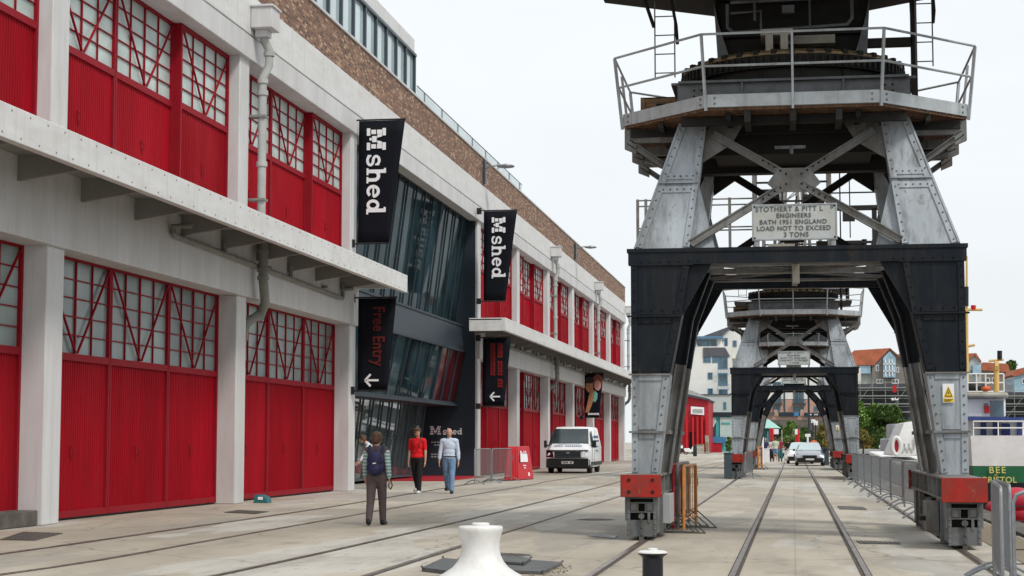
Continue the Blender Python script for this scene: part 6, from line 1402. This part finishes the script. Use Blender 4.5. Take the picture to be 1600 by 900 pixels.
# right side: terraced houses above scaffolding
def house(lab,pts_gable,ridge,Y,wallm,wins,bay=None,depth=14,roofm='tile',name='gabled_house'):
    global O,t
    q=P(pts_gable[0][0],700,Y=Y); O=(q[0],Y,0); t=thing(name,lab,'house',O,0,'houses above the far harbour side')
    quad(pts_gable,Y,depth,'wall',wallm)
    if ridge: 
        for r_ in ridge: quad(r_,Y-.5,depth+1,'roof',roofm)
    windows(t,O,wins,Y,'letter','wteal')
    if bay: quad(bay,Y-1.2,1.1,'bay_window','wblue'); 
    return t
c8=lambda l:[(1320+a/4.09,520+b/4.09,1320+c/4.09,520+d/4.09) for a,b,c,d in l]
def p8(l): return [(1320+a/4.09,520+b/4.09) for a,b in l]
house('grey gabled house with a blue glazed bay and long red tiled roof, above the scaffolding',p8([(175,330),(175,205),(290,100),(400,200),(400,330)]),[p8([(20,205),(185,208),(292,97),(60,112),(20,150)]),p8([(290,97),(292,104),(400,202),(400,192)])],345,'hgrey',c8([(198,205,218,245),(330,220,346,255),(203,297,245,325),(300,297,345,325)]),p8([(246,285),(325,285),(325,160),(286,118),(246,160)]))
o=MB(O)
for x in (262,285,305): a=P(1320+x/4.09,520+278/4.09,Y=343.7); b=P(1320+x/4.09,520+170/4.09,Y=343.7); o.box(a[0]-.1,a[0]+.1,343.6,343.7,a[2],b[2])
for yy in (200,245): a=P(1320+246/4.09,520+yy/4.09,Y=343.7); b=P(1320+325/4.09,520+yy/4.09,Y=343.7); o.box(a[0],b[0],343.6,343.7,a[2]-.1,a[2]+.1)
o.build('bay_glazing_bar','letter',t)
house('pale house front with a blue glazed balcony box left of the gabled house',p8([(-40,330),(-40,205),(178,205),(178,330)]),None,346,'apg',c8([(10,215,60,260)]),p8([(92,260),(165,260),(165,210),(92,210)]))
house('red roofed house behind the gabled one, its roof edge at the crane leg',p8([(330,330),(330,150),(400,125),(460,160),(460,330)]),[p8([(300,150),(400,118),(470,160),(470,175),(400,140),(320,185)])],362,'hgrey',[])
c3=lambda l:[(1500+a/3,460+b/3,1500+c/3,460+d/3) for a,b,c,d in l]
def p3(l): return [(1500+a/3,460+b/3) for a,b in l]
house('tall pale gabled house with white windows behind the ferry mast',p3([(20,480),(20,310),(72,278),(100,310),(100,480)]),[p3([(0,300),(30,277),(76,275),(102,315),(98,318),(70,284),(30,320),(0,330)])],350,'apg',c3([(45,350,60,380),(66,350,90,372)]),p3([(60,372),(96,372),(96,330),(60,330)]))
house('brown roofed brick house between the pale gable and the blue house',p3([(100,480),(100,350),(240,360),(240,480)]),[p3([(100,355),(110,318),(225,325),(245,385),(225,365)])],360,'hgrey',c3([(120,390,140,420),(150,390,168,420)]),None,roofm='tile')
house('bright blue house with a red roof at the right edge',p3([(255,480),(255,380),(300,372),(420,372),(420,480)]),[p3([(240,378),(262,352),(310,340),(420,340),(420,372),(300,372),(258,384)])],335,'wblue',c3([(290,395,310,420)]),None)
def scaffold(lab,x0,x1,y0,y1,Y,n):
    X0,X1,Z0,Z1=R_(x0,y0,x1,y1,Y); O=(X0,Y,0); t=thing('scaffolding',lab,'scaffolding',O,0,'scaffolded waterfront')
    o=MB(O); o.box(X0,X1,Y+1.5,Y+8,0,Z1); o.build('building_shell','scafd',t)
    o=MB(O); k=int((X1-X0)/2.2)+1
    for i in range(k): x=X0+i*2.2; o.box(x-.05,x+.05,Y-.05,Y+.05,Z0,Z1+.6)
    o.build('scaffold_upright','scaf',t)
    o=MB(O)
    for j in range(n): z=Z0+(Z1-Z0)*(j+.5)/n; o.box(X0,X1,Y-.3,Y+1.2,z-.12,z+.06); o.box(X0,X1,Y-.06,Y+.02,z+.9,z+1.0)
    o.build('scaffold_deck','scaf',t)
    o=MB(O)
    for i in range(0,k-1,3): o.bar((X0+i*2.2,Y-.1,Z0),(X0+i*2.2+4.4,Y-.1,Z1),.08,.08)
    o.build('scaffold_brace','scaf',t); return t
scaffold('scaffolding wrapped round the dark half built block below the gabled house',1325,1425,599,650,320,4)
scaffold('scaffolding seen behind the ferry wheelhouse at the right',1505,1640,612,662,318,4)
bxpx('red_placard','signred',1395,602,1400.5,613,318,.2,'small red placard hung on the left scaffolding','placard')
q=P(1398,625,Y=150); g_=thing('seagull','white gull in flight in front of the scaffolding','bird',q); o=MB(); o.pill((-.18,0,0),(.2,0,.02),.10,.06); o.ell((.27,0,.06),(.07,.06,.06)); o.pill((0,0,.05),(-.35,.0,.12),.06,.03); o.pill((0,.1,.05),(.1,.4,.25),.05,.02); o.pill((0,-.1,.05),(-.25,-.35,.2),.05,.02); solid(o,'body','letter',g_,.03,1)
# far shore hill
o=MB(); hp=[(1310,700,0),(1330,640,0),(1420,640,0),(1520,660,0),(1640,655,0)]
Ya,Yb=262,332
vs=[];cols=[(1300,0),(1325,.6),(1345,1),(1420,1),(1500,.9),(1700,.9)]
for x,k in cols:
    a=P(x,690,Y=Ya)[0]; b=P(x,690,Y=Yb)[0]; vs+=[(a,Ya,-.2),((a+b)/2,(Ya+Yb)/2-10,2.6*k),(b,Yb,6.0*k)]
o.add(vs,[(3*i+j,3*i+3+j,3*i+4+j,3*i+1+j) for i in range(len(cols)-1) for j in (0,1)]); struct(o.build('hillside','hill'))
# ================================================================ TREES
def tree(lab,x,ybase,ytop,wpx,Y,leaf,grp='trees on the far side',n=2500,seed=0,ls=.28,low=.15,name='leafy_tree',cat='tree'):
    n=int(n*3.2); ls=ls*.72; random.seed(seed); b=P(x,ybase,Y=Y); tp_=P(x,ytop,Y=Y); base_z=b[2]; H=tp_[2]-base_z; Wd=wpx/F*Y/2
    t=thing(name,lab,cat,(b[0],Y,base_z),0,grp)
    o=MB(); o.tube([(0,0,-.5),(.05*H*.3,0,H*.3),(0,.1,H*.7)],[.045*H*.5+.05,.03*H*.5+.03,.03],7)
    for i in range(5): a=random.uniform(0,6.28); o.tube([(0,0,H*(.2+.1*i)),(math.cos(a)*Wd*.5,math.sin(a)*Wd*.4,H*(.4+.1*i))],[.03*H*.4,.02],5)
    o.build('trunk','bark',t)
    cl=[]
    for i in range(16):
        a=random.uniform(0,6.28); r=random.random()**.5; z=low+ (1-low)*random.random(); w_=math.sin(min(1,max(0.02,(z-low)/(1-low)*.85+.15))*PI)**.6
        cl.append((math.cos(a)*r*Wd*.75*w_,math.sin(a)*r*Wd*.7*w_,H*z*.9,random.uniform(.22,.42)*max(Wd,.6)))
    vs=[];fs=[]
    for i in range(n):
        c=random.choice(cl); v=Vector((random.gauss(0,1),random.gauss(0,1),random.gauss(0,1))).normalized()*c[3]*random.random()**.4
        p=Vector(c[:3])+Vector((v.x,v.y,v.z*.8)); p.z=min(max(p.z,.05*H),H)
        u=Vector((random.gauss(0,1),random.gauss(0,1),random.gauss(0,.6))).normalized(); w2=u.cross(Vector((random.random(),random.random(),1))).normalized(); s_=ls*random.uniform(.6,1.4)
        k=len(vs); vs+=[p-u*s_,p-w2*s_*.5,p+u*s_,p+w2*s_*.5]; fs.append((k,k+1,k+2,k+3))
    o=MB(); o.add(vs,fs); me=o.build('crown',leaf,t,smooth=False); return t
T=tree
T('large bright green tree below the scaffolding, right of the second crane',1352,690,612,74,268,'leaf_a',n=7000,seed=1,ls=.34,low=.05)
T('dark green spreading tree right of the bright green one',1388,695,634,84,266,'leaf_b',n=4200,seed=2,ls=.34,low=0)
T('low brownish bush at the foot of the bright green tree',1345,705,672,40,255,'leaf_c',n=1000,seed=3,ls=.26,low=0,name='bush',cat='bush')
T('low green bush behind the small white dinghy',1380,705,680,60,256,'leaf_b',n=1400,seed=4,ls=.28,low=0,name='bush',cat='bush')
T('green tree left of the black top walker, beyond the kiosk',1212,700,664,46,262,'leaf_b',n=1500,seed=5,ls=.26,low=0)
T('tallest mid green tree in the middle of the portal',1236,700,656,42,258,'leaf_a',n=2200,seed=6,ls=.27,low=0)
T('dark green tree behind the lamp posts',1262,702,668,44,262,'leaf_b',n=1700,seed=7,ls=.26,low=0)
T('autumn tinted tree right of the lamp posts',1288,702,662,40,264,'leaf_c',n=1800,seed=8,ls=.26,low=0)
T('green bush at the right of the autumn tinted tree',1305,704,676,36,258,'leaf_a',n=1400,seed=9,ls=.25,low=0,name='bush',cat='bush')
T('small golden bush behind the saloon car',1289,705,688,16,240,'leaf_c',n=500,seed=10,ls=.2,low=0,name='bush',cat='bush')
T('distant dark tree above the roofs behind the ferry',1578,610,563,40,420,'leaf_b',n=1500,seed=12,ls=.5,low=0)
T('small bush by the hoarding',1140,706,680,16,232,'leaf_a',n=500,seed=13,ls=.22,low=0,name='bush',cat='bush')
T('dark scrub beneath the scaffolding at the right edge',1590,690,655,110,300,'leaf_b',n=1800,seed=14,ls=.4,low=0,name='bush',cat='bush')
